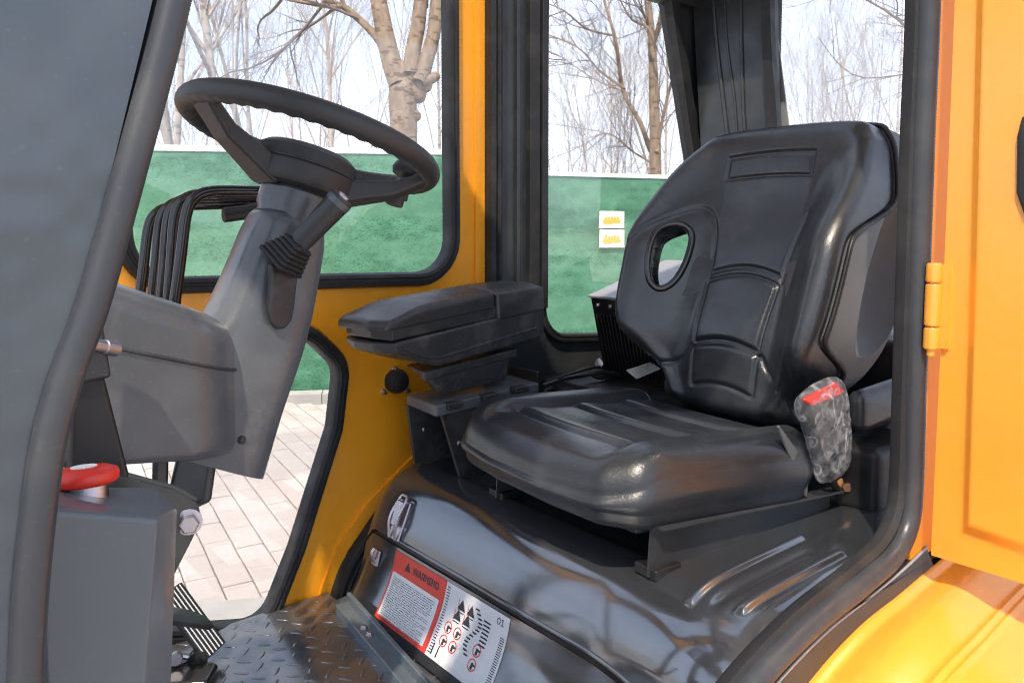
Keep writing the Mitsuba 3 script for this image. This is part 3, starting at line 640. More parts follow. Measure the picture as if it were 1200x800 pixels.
add('edge_strip', hullr([a + dd * s + nn * t + np.array([0, 0, z]) for s in (0, .75) for t in (0, .03) for z in (-.012, .006)], .003), 'grey_paint', fp)
add('edge_strip', hullr([a + dd * s + nn * t + np.array([0, 0, z]) for s in (0, .75) for t in (.026, .03) for z in (.006, .026)], .003), 'grey_paint', fp)
for s in (.13, .16, .42): add('bolt', bolt(a + dd * s + nn * .012 + np.array([0, 0, .0095]), (0, 0, 1), .006, .006), 'steel', fp, 30)
add('chassis', cat(rbox((-2.15, YF + .02, .22), (.32, YN - .01, FLOOR - .01), .02)), 'grey_paint', FK)

# ---------------- engine hood: front panel, top with pressed ribs, near rib ledge
HP = smooth_path([(-.79, .50), (-.818, .545), (-.845, .60), (-.862, .66), (-.882, .715), (-.915, .765), (-.965, .792), (-1.05, .80), (-1.3, .80), (-1.75, .80), (-2.18, .80)], 400)
sarc = np.r_[0, np.cumsum(np.linalg.norm(np.diff(HP, axis=0), axis=1))]
i_seam = int(np.argmin(np.abs(HP[:, 1] - .66) + (HP[:, 0] < -.9) * 9)); S_SEAM = sarc[i_seam]
def hood_pt(S, Y, off=0.0):
    x, z = np.interp(S, sarc, HP[:, 0]), np.interp(S, sarc, HP[:, 1])
    e = 1e-3; tx, tz = np.interp(S + e, sarc, HP[:, 0]) - np.interp(S - e, sarc, HP[:, 0]), np.interp(S + e, sarc, HP[:, 1]) - np.interp(S - e, sarc, HP[:, 1])
    L = np.hypot(tx, tz); nx, nz = tz / L, -tx / L
    sh = .05 * sstep(-.86, -.60, Y) * sstep(.0, .28, S)          # the near side stands a little further forward
    up_ = .012 * sstep(-.80, -.66, Y) * sstep(.25, .42, S) - .02 * sstep(-.60, -.53, Y) * sstep(.2, .4, S) - .03 * sstep(YF + .11, YF + .07, Y)
    dish = -.014 * sstep(-1.50, -1.44, Y) * sstep(-.78, -.83, Y) * sstep(.37, .41, S)
    rib = 0
    for yc, s0, s1 in ((-.690, .33, .66), (-.612, .36, .66)):
        rib = rib + .0075 * np.exp(-((Y - yc) / .0085) ** 4) * sstep(s0, s0 + .012, S) * sstep(s1, s1 - .012, S)
    rib = rib - .004 * np.exp(-((Y + .651) / .010) ** 2) * sstep(.34, .38, S) * sstep(.64, .6, S)
    x = x + sh + nx * off; z = z + up_ + dish + rib + nz * off
    return np.stack([x + nx * 0, Y + 0 * x, z], -1)
ys = np.r_[np.linspace(YF + .075, -.80, 90), np.linspace(-.80, YN + .01, 150)[1:]]
hd_ = thing('engine_hood', 'glossy dark hood under the seat with pressed ribs', parent=FK)
def hood_sheet(s0, s1, n):
    ss = np.linspace(s0, s1, n); U = lambda A, B: hood_pt(A, B)
    m = grid_mesh(U, ss, ys); m.invert() if m.face_normals[:, 2].mean() < 0 else None
    return m
add('front_panel', hood_sheet(0.004, S_SEAM - .006, 40), 'hood_paint', hd_, True)
add('top', hood_sheet(S_SEAM + .006, sarc[-1], 420), 'hood_paint', hd_, True)
add('seam_gasket', grid_mesh(lambda A, B: hood_pt(A, B, -.006), np.linspace(S_SEAM - .012, S_SEAM + .012, 4), ys), 'black', hd_, True)
edge_p = np.array([hood_pt(np.array(S_SEAM + .008), np.array(y), .001) for y in np.linspace(YF + .08, YN, 60)])
add('seam_bead', tube(edge_p, .0035, 10), 'hood_paint', hd_)
# latch with hook on the seam
def latch_at(u, v, off): 
    best = min(((np.linalg.norm(proj(hood_pt(np.array(s), np.array(y), off)) - np.array([u, v])), s, y) for s in np.linspace(.02, .5, 60) for y in np.linspace(YF + .03, -.6, 80)), key=lambda t: t[0]); return best[1], best[2]
def proj(p):
    r = np.asarray(p) - CAM; dn = np.array([0, 0, -1.0]) * math.cos(PITCH) - HD * math.sin(PITCH); dep = r @ fwd
    return np.array([600 + F * (r @ RT) / dep, PPY + F * (r @ dn) / dep])
s1, y1 = latch_at(464, 612, .01); A = lambda ds, dy, o: hood_pt(np.array(s1 + ds), np.array(y1 + dy), o)
add('latch', cat(hullr([A(.05, -.018, .004), A(.05, .018, .004), A(-.03, -.018, .004), A(-.03, .018, .004)], .003),
    tube(smooth_path([A(-.03, -.012, .010), A(.01, -.014, .020), A(.055, -.012, .014), A(.06, 0, .014), A(.055, .012, .014), A(.01, .014, .020), A(-.03, .012, .010)], 40), .0035, 8),
    hullr([A(.0, -.009, .013), A(.0, .009, .013), A(.045, -.009, .018), A(.045, .009, .018)], .004)), 'steel', hd_, 35, label='bright metal toggle latch')
s2, y2 = latch_at(440, 654, .01); B = lambda ds, dy, o: hood_pt(np.array(s2 + ds), np.array(y2 + dy), o)
add('hook', cat(hullr([B(-.014, -.01, .003), B(-.014, .01, .003), B(.016, -.01, .004), B(.016, .01, .004)], .003), tube(smooth_path([B(-.01, 0, .006), B(.01, 0, .018), B(.022, 0, .014)], 14), .004, 8)), 'steel', hd_)

# ---------------- stickers on the front panel
def patch(s0, s1, y0, y1, off, n=14, k=8):
    m = grid_mesh(lambda A, B: hood_pt(A, B, off), np.linspace(s0, s1, n), np.linspace(y0, y1, k)); return m
SB, ST_ = S_SEAM * .06 + .012, S_SEAM - .012
hgt = ST_ - SB
YA, YB, YC = -1.425, -1.235, -1.035
k1 = thing('warning_sticker', 'red headed warning sticker with lines of small print', parent=FK)
add('red_ground', patch(SB, ST_, YA, YB, .0010), 'print_red', k1, True)
add('white_field', patch(SB + .008, SB + hgt * .70, YA + .006, YB - .010, .0015), 'print_white', k1, True)
r_ = random.Random(3); ms = []
for i in range(21):
    s = SB + hgt * .68 - .006 - i * (hgt * .63 / 21); x0 = YA + .014; x1 = YB - .018 - r_.random() * (.05 if i % 3 == 2 else .008)
    y = x0
    while y < x1 - .004:
        L = r_.uniform(.010, .034); ms.append(patch(s - .0011, s, y, min(y + L, x1), .0019, 2, 3)); y += L + .0022
add('print', cat(*ms), 'print_black', k1, True, kind='stuff')
def text_on(text, h, s, y0, off, bold=False, turn=False):
    m = meshkit.text_mesh(text, h, .0002, bold); m = m.subdivide() if len(m.faces) < 4000 else m; v = m.vertices
    q = hood_pt(s + v[:, 1] if not turn else s + v[:, 0], y0 + v[:, 0] if not turn else y0 - v[:, 1], off); return trimesh.Trimesh(q, m.faces, process=False)
add('heading', text_on('WARNING', .014, SB + hgt * .81, YA + .075, .0016, True), 'print_black', k1, False)
tri = lambda s, y, r, off: cat(*[trimesh.Trimesh(np.array([hood_pt(np.array(s + r * a), np.array(y + r * b), off) for a, b in ((1, 0), (-.6, -.95), (-.6, .95))]), [[0, 1, 2]], process=False)])
add('symbol', tri(SB + hgt * .85, YA + .055, .011, .0017), 'print_black', k1, False)
k2 = thing('safety_sticker', 'white safety sticker with rows of black and red symbols', parent=FK)
add('white_field', patch(SB, ST_, YB + .001, YC, .0010), 'print_white', k2, True)
add('border', patch(SB, ST_, YB + .001, YB + .004, .0014, 14, 2), 'print_red', k2, True)
mb, mr = [], []
def ringp(s, y, r, w, off=.0016):
    t = np.linspace(0, 2 * np.pi, 22); o = np.array([hood_pt(np.array(s + r * math.cos(a)), np.array(y + r * math.sin(a)), off) for a in t]); i_ = np.array([hood_pt(np.array(s + (r - w) * math.cos(a)), np.array(y + (r - w) * math.sin(a)), off) for a in t])
    n = len(t); v = np.vstack([o, i_]); f = [[a, a + 1, n + a] for a in range(n - 1)] + [[a + 1, n + a + 1, n + a] for a in range(n - 1)]; return trimesh.Trimesh(v, f, process=False)
def bar(s, y, ds, dy): return patch(s - ds, s + ds, y - dy, y + dy, .0017, 2, 2)
for i, (a, b) in enumerate(((.80, .062), (.80, .092), (.66, .056), (.66, .086))):
    s, y = SB + hgt * a, YB + b
    mb += [tri(s, y, .013, .0016)]; mr.append(bar(s, y - .010, .010, .0008))
    mb.append(bar(s - .012, y, .001, .010))
for a, b in ((.46, .040), (.46, .070), (.28, .040), (.28, .070), (.42, .135), (.24, .135)):
    s, y = SB + hgt * a, YB + b; mr.append(ringp(s, y, .0115, .0022)); mb.append(bar(s - .002, y, .006, .003)); mb.append(bar(s + .001, y + .003, .002, .006))
for a in np.linspace(.30, .88, 13): mb.append(bar(SB + hgt * a, YB + .112 + .012 * math.sin(a * 11), .0016, .006))
for a in np.linspace(.50, .80, 7): mb.append(bar(SB + hgt * a, YB + .142, .0016, .010))
for b in (.020, .036): mb.append(bar(SB + hgt * .12, YB + b, .011, .0016))
for a in np.linspace(.06, .94, 24): mb.append(bar(SB + hgt * a, YB + .014, .0009, .005))
for a in np.linspace(.06, .9, 30): mb.append(bar(SB + hgt * a, YC - .011, .0008, .006)) if a < .74 else None
add('black_print', cat(*mb), 'print_black', k2, False, kind='stuff'); add('red_print', cat(*mr), 'print_red', k2, False, kind='stuff')
add('number', text_on('01', .012, SB + hgt * .86, YC - .034, .0017), 'print_black', k2, False)

# ---------------- seat
se = thing('seat', 'black vinyl driver seat with bolstered cushion and wraparound back', parent=FK)
S0 = np.array([-1.112, -1.005, 0.0]); SY = math.radians(-5.0)
def seat_map(v):
    c, s = math.cos(SY), math.sin(SY); return np.c_[v[:, 0] * c - v[:, 1] * s + S0[0], v[:, 0] * s + v[:, 1] * c + S0[1], v[:, 2]]
seat_pt = lambda f, l, z: seat_map(np.array([[f, l, z]]))[0]
cush = roundpoly([(.235, -.20), (.25, -.08), (.25, .08), (.235, .20), (.19, .255), (-.20, .268), (-.27, .235), (-.27, -.235), (-.20, -.268), (.19, -.255)], .05)
def ctop(f, l):
    z = .974 + .075 * f - .026 * sstep(.10, .27, f) ** 1.6
    bol = sstep(.15, .20, np.abs(l)); z = z + .018 * bol * sstep(.27, .12, f)
    fr = sstep(.19, .12, f)
    z = z - .010 * line_bump(np.abs(l), .168, .009) * fr
    inn = sstep(.172, .160, np.abs(l))
    for f0, k in ((.125, 1), (-.02, 1), (-.155, 1)):
        g = f - f0 - .10 * l * 0 - .012 * np.cos(l * 9)
        z = z + inn * (.006 * sstep(.012, -.012, g) * sstep(-.085, -.01, g) - .008 * line_bump(g, .006, .006))
    return z
cbot = lambda f, l: .858 + .075 * f
add('cushion', pillow(ring_pts(cush, 400), (0, 0), ctop, cbot, .043, .030, .009, 110, seat_map, 420), 'vinyl', se, True, label='black vinyl seat cushion with cross seams')
add('under_tray', cat(hullr([seat_pt(f, l, .862 + .075 * f) for f in (-.25, .17) for l in (-.22, .22)], .012)), 'black', se)
# bracket rails beneath
for l, u in ((.235, 1), (-.20, 0)):
    prf = [(-.030, .0), (-.030, -.003), (-.003, -.003), (-.003, -.085), (.0, -.085), (.0, .0)]
    a, b = seat_pt(.155, l, .880), seat_pt(-.33, l, .845)
    add('rail', sweep(np.array([a, (a + b) / 2, b]), [(p * (-1), q) for p, q in prf], False, up=(0, 0, 1)), 'dark_panel', se, 20)
    add('rail_foot', cat(hullr([seat_pt(f, l + e, HOODZ + .004 + z) for f in (.10, .152) for e in (-.032, .012) for z in (-.012, .0)], .003)), 'black', se)
    for f, z in ((.13, .885), (.02, .877), (-.25, .857)): add('bolt', bolt(seat_pt(f, l - .016, z - .002), (0, 0, 1), .006, .006), 'steel', se, 30)
# backrest
bk_half = [(0, .150), (.05, .172), (.12, .225), (.20, .260), (.30, .272), (.38, .280), (.45, .281), (.53, .266), (.592, .222), (.622, .145)]
bk_near = [(0, .150), (.05, .180), (.12, .240), (.20, .272), (.33, .280), (.43, .272), (.52, .250), (.59, .215), (.618, .15)]
bk_out = [(-a, b) for b, a in bk_half] + [(a, b) for b, a in reversed(bk_near)]
bko = smooth_path(bk_out, 400, True)
def lean(b): return -.250 - .20 * b - .22 * b * b
def bmap(v):   # (a, b, forward) -> seat frame -> world
    a, b, t = v[:, 0], v[:, 1], v[:, 2]; sl = .20 + .44 * b; c = 1 / np.sqrt(1 + sl**2)
    return seat_map(np.c_[lean(b) + t * c, a, 0.955 + b * 1.0 + t * c * sl * .4])
def inbox(a, b, a0, a1, b0, b1, w): return sstep(a0 - w, a0 + w, a) * sstep(a1 + w, a1 - w, a) * sstep(b0 - w, b0 + w, b) * sstep(b1 + w, b1 - w, b)
from scipy.spatial import cKDTree
LOBE = cKDTree(np.vstack([smooth_path([(.096, .283), (.100, .33), (.110, .385), (.128, .425), (.150, .437), (.180, .425), (.215, .395), (.262, .345)], 200), smooth_path([(.092, .13), (.115, .10), (.15, .085), (.19, .09)], 120)]))
def btop(a, b):
    A = np.abs(a)
    z = -.030 + .134 * sstep(.10, .255, A) * sstep(.02, .17, b) * sstep(.62, .34, b) + .030 * sstep(.42, .60, b)
    z = z + .020 * line_bump(b, .16, .10) * sstep(.2, .05, A)
    arch = b - .03 * np.cos(np.clip(A / .13, 0, 1) * np.pi / 2)
    for b0, b1 in ((.03, .115), (.125, .262)):
        hw = .088 + .05 * (b - .2)
        q = sstep(hw + .004, hw - .004, A) * sstep(b0 - .004, b0 + .004, arch) * sstep(b1 + .004, b1 - .004, arch)
        e = line_bump(A, hw, .005) * sstep(b0 - .005, b0 + .005, arch) * sstep(b1 + .005, b1 - .005, arch) + (line_bump(arch, b0, .005) + line_bump(arch, b1, .005)) * sstep(hw + .005, hw - .005, A)
        z = z + .004 * q - .006 * np.clip(e, 0, 1)
    e = line_bump(arch, .280, .006) * sstep(.094, .086, A); z = z - .006 * e
    q = inbox(a, b - .02 * np.cos(a * 6), -.115, .115, .485, .54, .004)
    q2 = inbox(a, b - .02 * np.cos(a * 6), -.108, .108, .492, .533, .004)
    z = z - .007 * (q - q2) - .003 * q2
    # lobe lines running from the panel to the sides
    z = z - .0065 * np.exp(-(LOBE.query(np.c_[A, b])[0] / .0055) ** 2) * np.where(a > 0, sstep(.14, .11, A), 1)
    # moulded sweep at the lower wings
    z = z + .014 * line_bump(A - .13 - .55 * (b - .03), 0, .016) * sstep(.0, .03, b) * sstep(.18, .10, b)
    return z
def wing(a, b): return sstep(.07, .14, np.abs(a)) * sstep(.10, .19, b) * sstep(.47, .36, b)
def bbot(a, b): return -.085 + wing(a, b) * (btop(a, b) - .034 + .085 - .012)
front = pillow(bko, (0, .30), btop, bbot, .034, .012, .0, 120, None, 460)
import manifold3d as m3
def tomf(m): return m3.Manifold(m3.Mesh(np.asarray(m.vertices, np.float32), np.asarray(m.faces, np.uint32)))
def frommf(M): q = M.to_mesh(); return trimesh.Trimesh(q.vert_properties[:, :3], q.tri_verts, process=False)
HC = (-.178, .322)
hole2 = smooth_path([(HC[0] + .029 * c * (1 + .25 * s), HC[1] + .075 * s) for c, s in ((1, 0), (.75, .7), (0, 1), (-.75, .75), (-1, 0), (-.8, -.75), (0, -1), (.8, -.7))], 60, True)
def cutter(poly, z0, z1): 
    m = trimesh.creation.extrude_polygon(sg.Polygon(poly), z1 - z0, engine='earcut'); m.apply_translation([0, 0, z0]); m = m.subdivide().subdivide(); return m
try:
    fr_m = frommf(tomf(front) - tomf(cutter(hole2, -.3, .3)))
except Exception as e:
    print('bool', e); fr_m = front
fr_m = trimesh.Trimesh(bmap(fr_m.vertices), fr_m.faces, process=False)
add('backrest', fr_m, 'vinyl', se, 50, label='black vinyl backrest with embossed panels and an oval opening')
rimp = np.c_[hole2, btop(hole2[:, 0], hole2[:, 1]) - .004]; rimp = bmap(rimp)
add('opening_trim', tube(rimp, .0085, 10, True), 'gloss_black', se)
# moulded rear shell with hollow near side
shell_o = [((a) * 1.0, b) for a, b in bk_out]
so = smooth_path([(a * 1.02, .30 + (b - .30) * 1.015) for a, b in bk_out], 300, True)
sh = pillow(so, (0, .30), lambda a, b: np.where(np.abs(a) < .2, -.088, bbot(a * .97, b) - .002), lambda a, b: -.175 - .02 * sstep(.1, .4, b), .010, .03, .0, 40, None, 300)
try:
    cut = trimesh.creation.icosphere(subdivisions=4); cut.vertices = cut.vertices * np.array([.105, .170, .080]) + np.array([.315, .30, -.095])
    big = trimesh.creation.box(extents=(.30, .27, .6)); big.apply_translation([-.27, .29, -.1])
    shm = frommf(tomf(sh) - tomf(cut) - tomf(big) - tomf(cutter(smooth_path([(HC[0] + (x - HC[0]) * 1.12, HC[1] + (y - HC[1]) * 1.06) for x, y in hole2], 60, True), -.4, .3)))
except Exception as e:
    print('bool', e); shm = sh
add('shell', trimesh.Trimesh(bmap(shm.vertices), shm.faces, process=False), 'shell', se, 45, label='grey moulded rear shell of the seat back')
pipe = np.c_[so, np.array([float(bbot(x * .97, y)) for x, y in so])]; add('piping', tube(bmap(pipe), .005, 8, True), 'black', se)
# tag on the far side of the cushion
tg = np.array([P(u, v, y=-1.27) for u, v in ((734, 434), (762, 425), (774, 432), (746, 444))]); 
add('tag', cat(trimesh.Trimesh(np.vstack([tg, tg + [0, 0, .0015]]), [[0, 1, 2], [0, 2, 3], [4, 6, 5], [4, 7, 6], [0, 5, 1], [0, 4, 5], [1, 6, 2], [1, 5, 6], [2, 7, 3], [2, 6, 7], [3, 4, 0], [3, 7, 4]], process=False)), 'paper', se, False, label='small white tag with red print')
tq = lambda s, t: tg[0] * (1 - s) * (1 - t) + tg[1] * s * (1 - t) + tg[2] * s * t + tg[3] * (1 - s) * t + np.array([0, 0, .0025])
add('tag_print', cat(*[trimesh.Trimesh(np.array([tq(a, c), tq(b, c), tq(b, d), tq(a, d)]), [[0, 1, 2], [0, 2, 3]], process=False) for a, b, c, d in ((.25, .8, .15, .40),)]), 'print_red', se, False)
# recliner side: hinge cover, plate, strap, bolt
def sp(u, v, y): return P(u, v, y=y)
add('hinge_cover', hullr([sp(1008, 470, -.72), sp(1050, 455, -.70), sp(1075, 458, -.72), sp(1008, 492, -.72), sp(1040, 478, -.70), sp(1075, 475, -.74)], .022), 'vinyl', se)
add('hinge_plate', hullr([sp(u, v, y) for u, v in ((1000, 500), (1075, 480), (1075, 585), (1010, 580)) for y in (-.76, -.765)], .006), 'black', se)
add('hinge_lever', sweep(smooth_path([sp(1056, 478, -.735), sp(1040, 492, -.735), sp(1034, 520, -.735), sp(1024, 548, -.735)], 24), circ(1, 12, .016, .012), False), 'plastic_dark', se)
add('strap', sweep(smooth_path([sp(990, 530, -.735), sp(1003, 545, -.73), sp(1010, 575, -.725)], 20), circ(1, 10, .008, .003), False, up=(1, 0, 0)), 'black', se)
ab = sp(989, 569, -.725)
add('anchor_bolt', cat(bolt(ab, (.55, .75, .1), .011, .014), lathe([(.017, -.002), (.017, .001)], ab, (.55, .75, .1), 24)), 'brass', se, 30, label='brass coloured belt anchor bolt')
bs = [sp(962, 462, -.715), sp(968, 500, -.712), sp(978, 560, -.715)]
add('buckle', cat(hullr([sp(u, v, y) for u, v in ((945, 468), (983, 452), (986, 520), (962, 530)) for y in (-.708, -.722)], .006)), 'plastic_dark', se)
add('buckle_button', hullr([sp(u, v, -.703) for u, v in ((943, 468), (978, 450), (986, 459), (951, 473))], .004), 'red', se, label='red release button of the belt buckle')
add('buckle_stalk', tube(smooth_path([sp(968, 520, -.715), sp(972, 555, -.715), sp(984, 578, -.725)], 16), .007, 8), 'black', se)
add('side_patch', hullr([sp(u, v, -.727) for u, v in ((912, 500), (946, 548), (944, 580), (936, 560))], .003), 'shell', se)
# the bag over the buckle
bo = smooth_path([sp(u, v, -.712) for u, v in ((934, 470), (960, 446), (984, 444), (992, 480), (994, 525), (988, 553), (962, 566), (955, 545), (944, 505))], 120, True)
bc = bo.mean(0); vs_, fs_ = [], []
us = np.linspace(0, 1, 40)
def bagside(sgn):
    V = []
    for q in us:
        p = bc + (bo - bc) * q; th = .020 * np.sqrt(np.maximum(1 - q**2.5, 0))
        nn_ = meshkit.fbm(p * np.array([70, 70, 45.0]) + sgn * 3, 4, 8) - .5; ridg = np.abs(meshkit.noise(p * np.array([60, 60, 38.0]) + sgn * 7, 3) - .5)
        p = p.copy(); p[:, 1] += sgn * (th + .012 * nn_ * (1 - q**6) + .016 * (.25 - ridg) * (1 - q**6)); V.append(p)
    v = np.vstack(V); n = len(bo); i, j = np.meshgrid(np.arange(len(us) - 1), np.arange(n), indexing='ij'); A, B_, C, D = i * n + j, i * n + (j + 1) % n, (i + 1) * n + (j + 1) % n, (i + 1) * n + j
    return trimesh.Trimesh(v, np.concatenate([np.stack([A, B_, C], -1).reshape(-1, 3), np.stack([A, C, D], -1).reshape(-1, 3)]), process=False)
add('plastic_bag', cat(bagside(1), bagside(-1)), 'bag', None, 25, label='crumpled clear plastic bag wrapped round the red buttoned belt buckle beside the seat', cat_='plastic bag')

# ---------------- vented box behind the seat
vb = thing('vent_box', 'black slotted box with a pale flat lid behind the seat', parent=FK)
yb = -1.50
c1, c2, c3, c4 = P(689, 347, y=yb), P(745, 352, y=-1.36), P(800, 315, x=-1.80), P(770, 312, y=yb)
zt = c1[2]
bx0, bx1, by0, by1 = -1.75, c1[0], yb, -1.22
zt = P(689, 347, y=yb)[2]
def tilt(m):
    m.apply_transform(trimesh.transformations.rotation_matrix(math.radians(15), [0, 1, 0], [bx1, by0, zt])); return m
add('lid', tilt(rbox((bx1 - .34, by0, zt - .004), (bx1 + .002, by1, zt + .004), .003)), 'vent_top', vb)
add('case', tilt(rbox((bx1 - .33, by0 + .004, zt - .26), (bx1 - .004, by1 - .004, zt - .0045), .004)), 'gloss_black', vb)
sl = [rbox((bx1 - .006, y, zt - .22 + (0.006 if k % 2 else 0)), (bx1 + .002, y + .005, zt - .05), .002) for k, y in enumerate(np.arange(by0 + .02, by1 - .02, .0125))]
add('slat', tilt(cat(*sl)), 'gloss_black', vb, 35, kind='stuff')
for y in (by0 + .03, by0 + .075, by0 + .2): add('screw', tilt(bolt((bx1 - .002, y, zt - .024), (1, 0, 0), .0045, .004)), 'steel', vb, 30)
add('hose_fitting', lathe([(.013, 0), (.015, .006), (.012, .014), (.006, .016)], P(704, 426, y=-1.46), (1, .4, .2), 18), 'steel', vb)
for pts, r in (([(636, 452), (660, 444), (682, 440), (705, 436), (730, 440)], .006), ([(640, 446), (668, 438), (700, 430), (722, 436)], .004), ([(690, 436), (704, 442), (722, 434)], .007)):
    add('cable', tube(smooth_path([P(u, v, y=-1.46 + .02 * math.sin(u)) for u, v in pts], 30), r, 8), 'rubber', cf)
add('rear_deck', cat(rbox((XB, YF + .004, HOODZ), (-1.44, YN - .12, .93), .02), rbox((XB, -1.15, .90), (-1.72, YN - .03, 1.10), .02)), 'black', cf)
add('side_ledge', hullr([P(640, 452, y=YF + .01), P(700, 425, y=YF + .01), P(640, 458, y=YF + .08), P(705, 438, y=YF + .08)], .008), 'black', cf)

# ---------------- storage armrest on its console
ar = thing('armrest_box', 'black storage armrest with hinged lid on a folded console', parent=FK)
def pr(pts): return [P(u, v, y=y) for u, v, y in pts]
A0, A1 = P(459, 383, y=-1.335), P(635, 346, y=-1.392)
AL = np.linalg.norm(A1 - A0); e1 = (A1 - A0) / AL; e2 = np.cross(e1, [0, 0, 1.0]); e2 /= np.linalg.norm(e2); e2 = e2 if e2[1] < 0 else -e2; e3 = np.cross(e1, e2); e3 = e3 if e3[2] > 0 else -e3
def ap(s, w, t): return A0 + e1 * s + e2 * w + e3 * t
AWD = .162; sp0 = AL * .66
def apm(v): return A0 + v[:, :1] * e1 + v[:, 1:2] * e2 + v[:, 2:3] * e3
lo_ = roundpoly([(-.036, .030), (-.036, AWD - .030), (-.012, AWD + .002), (sp0 - .004, AWD + .002), (sp0 - .004, -.002), (-.012, -.002)], .012)
lidtop = lambda x, y: .010 + .020 * sstep(-.03, .10, x) + .010 * np.sin(np.clip(y / AWD, 0, 1) * np.pi)
add('lid', pillow(ring_pts(lo_, 300), (sp0 * .45, AWD / 2), lidtop, lambda x, y: -.006 + 0 * x, .014, .003, 0, 40, apm, 300), 'armrest', ar, 50)
add('rear_block', hullr([ap(s, w, t) for s in (sp0 + .004, AL - .004) for w in (.002, AWD - .002) for t in (-.03, .020 if s < AL - .1 else .014)] + [ap(sp0 + .004, w, .030) for w in (.04, AWD - .04)] + [ap(AL - .012, w, .024) for w in (.04, AWD - .04)], .008), 'armrest', ar)
add('lid_rim', hullr([ap(s, w, t) for s in (.004, sp0 - .006) for w in (.006, AWD - .006) for t in (-.026, -.008)] + [ap(-.012, w, t) for w in (.05, AWD - .05) for t in (-.022, -.008)], .004), 'armrest', ar)
add('body', hullr([ap(s, w, t) for w in (.003, AWD - .003) for s, t in ((.008, -.040), (.012, -.050), (.09, -.088), (.12, -.097), (AL - .006, -.085), (AL - .004, -.034), (AL - .02, -.095))] + [ap(-.006, w, t) for w in (.05, AWD - .05) for t in (-.040, -.050)], .007), 'armrest', ar)
add('body_crease', tube(smooth_path([ap(s, -.004, t) for s, t in ((.02, -.048), (.06, -.068), (.10, -.082), (.14, -.084), (.25, -.080), (AL - .03, -.074))], 40), .003, 8), 'armrest', ar)
pl_n = [(498, 437, -1.37), (604, 410, -1.40), (604, 416, -1.40), (498, 445, -1.37), (478, 428, -1.50), (590, 406, -1.51)]
add('neck_plate', hullr(pr(pl_n), .003), 'armrest', ar)
add('neck', hullr(pr([(508, 442, -1.38), (594, 420, -1.405), (518, 460, -1.39), (590, 442, -1.405), (492, 434, -1.49), (585, 412, -1.50), (505, 450, -1.48)]), .006), 'plastic_dark', ar)
cn = thing('console', 'black folded sheet console with moulded top plate', parent=FK)
add('top_plate', hullr(pr([(512, 477, -1.36), (629, 450, -1.385), (512, 486, -1.36), (629, 458, -1.385), (479, 464, -1.50), (479, 472, -1.50), (596, 437, -1.52)]), .004), 'plastic', cn)
for u, v in ((530, 476), (572, 466), (608, 457)): 
    p = P(u, v, y=-1.365); add('clip', hullr([p + [dx, dy, dz] for dx in (-.018, .018) for dy in (-.006, .012) for dz in (0, .008)], .003), 'plastic_dark', cn)
cp = W([(517, 483), (630, 458), (632, 560), (540, 560)], -1.375)
add('side_plate', plate(sg.Polygon(cp), -1.385, -1.375), 'plastic_dark', cn, 30)
cp2 = W([(478, 474), (600, 445), (620, 560), (487, 542)], -1.50)
add('side_plate', plate(sg.Polygon(cp2), -1.51, -1.50), 'plastic_dark', cn, 30)
fe = np.array(pr([(517, 484, -1.38), (523, 484, -1.38), (540, 600, -1.38), (534, 600, -1.38)]))
add('back_plate', rbox((-1.24, -1.50, .80), (-1.23, -1.385, 1.0), .002), 'black', cn)
for u, v, y in ((538, 519, -1.373), (497, 503, -1.495)): add('bolt', bolt(P(u, v, y=y), (0, 1, 0), .005, .004), 'steel', cn, 30)
add('foot', rbox(tuple(P(545, 590, y=-1.40) - [.16, 0.10, .03]), tuple(P(545, 590, y=-1.40) + [.02, .0, .03]), .004), 'black', cn)

# ---------------- steering wheel and column
SC = P(352, 185, y=-1.02)
AX = np.array([-math.sin(math.radians(18)), 0.0, math.cos(math.radians(18))])   # from the floor up to the driver
eX = np.array([math.cos(math.radians(18)), 0, math.sin(math.radians(18))]); eY = np.array([0, 1.0, 0])
RW = .167
sw = thing('steering_wheel', 'black steering wheel with finger grips and a raised rim', parent=FK)
WC = P(366, 168, y=-1.02)
t = np.linspace(0, 2 * np.pi, 360, endpoint=False)
path = WC + RW * (np.cos(t)[:, None] * eX + np.sin(t)[:, None] * eY)
n = 20; ph = np.linspace(0, 2 * np.pi, n, endpoint=False); Vv = []
for ti in t:
    o = math.cos(ti) * eX + math.sin(ti) * eY
    under = np.clip(-np.sin(ph) * .6 - np.cos(ph) * .6, 0, 1)
    rr = .0155 - .0024 * under * (0.5 + 0.5 * math.cos(ti * 48)) 
    Vv.append(WC + RW * o + (rr * np.cos(ph))[:, None] * o + (rr * np.sin(ph))[:, None] * AX)
v = np.vstack(Vv); m = 360; i, j = np.meshgrid(np.arange(m), np.arange(n), indexing='ij')
A, B_, C, D = i * n + j, i * n + (j + 1) % n, ((i + 1) % m) * n + (j + 1) % n, ((i + 1) % m) * n + j
add('rim', outward(trimesh.Trimesh(v, np.concatenate([np.stack([A, B_, C], -1).reshape(-1, 3), np.stack([A, C, D], -1).reshape(-1, 3)]), process=False)), 'rim', sw, True)
HBc = WC - AX * .045
wp = lambda ang, r, h: WC + r * (math.cos(ang) * eX + math.sin(ang) * eY) + AX * h
add('hub', lathe([(.040, -.062), (.068, -.058), (.073, -.050), (.074, -.032), (.071, -.029), (.071, -.026), (.069, -.010), (.060, -.003), (.035, -.0005), (.01, 0)], WC + AX * -.012, AX, 48), 'rim', sw, 30)
add('hub_joint', lathe([(.071, -.002), (.0725, -.001), (.0725, .001), (.071, .002)], WC + AX * -.0395, AX, 48), 'plastic_dark', sw, 30)
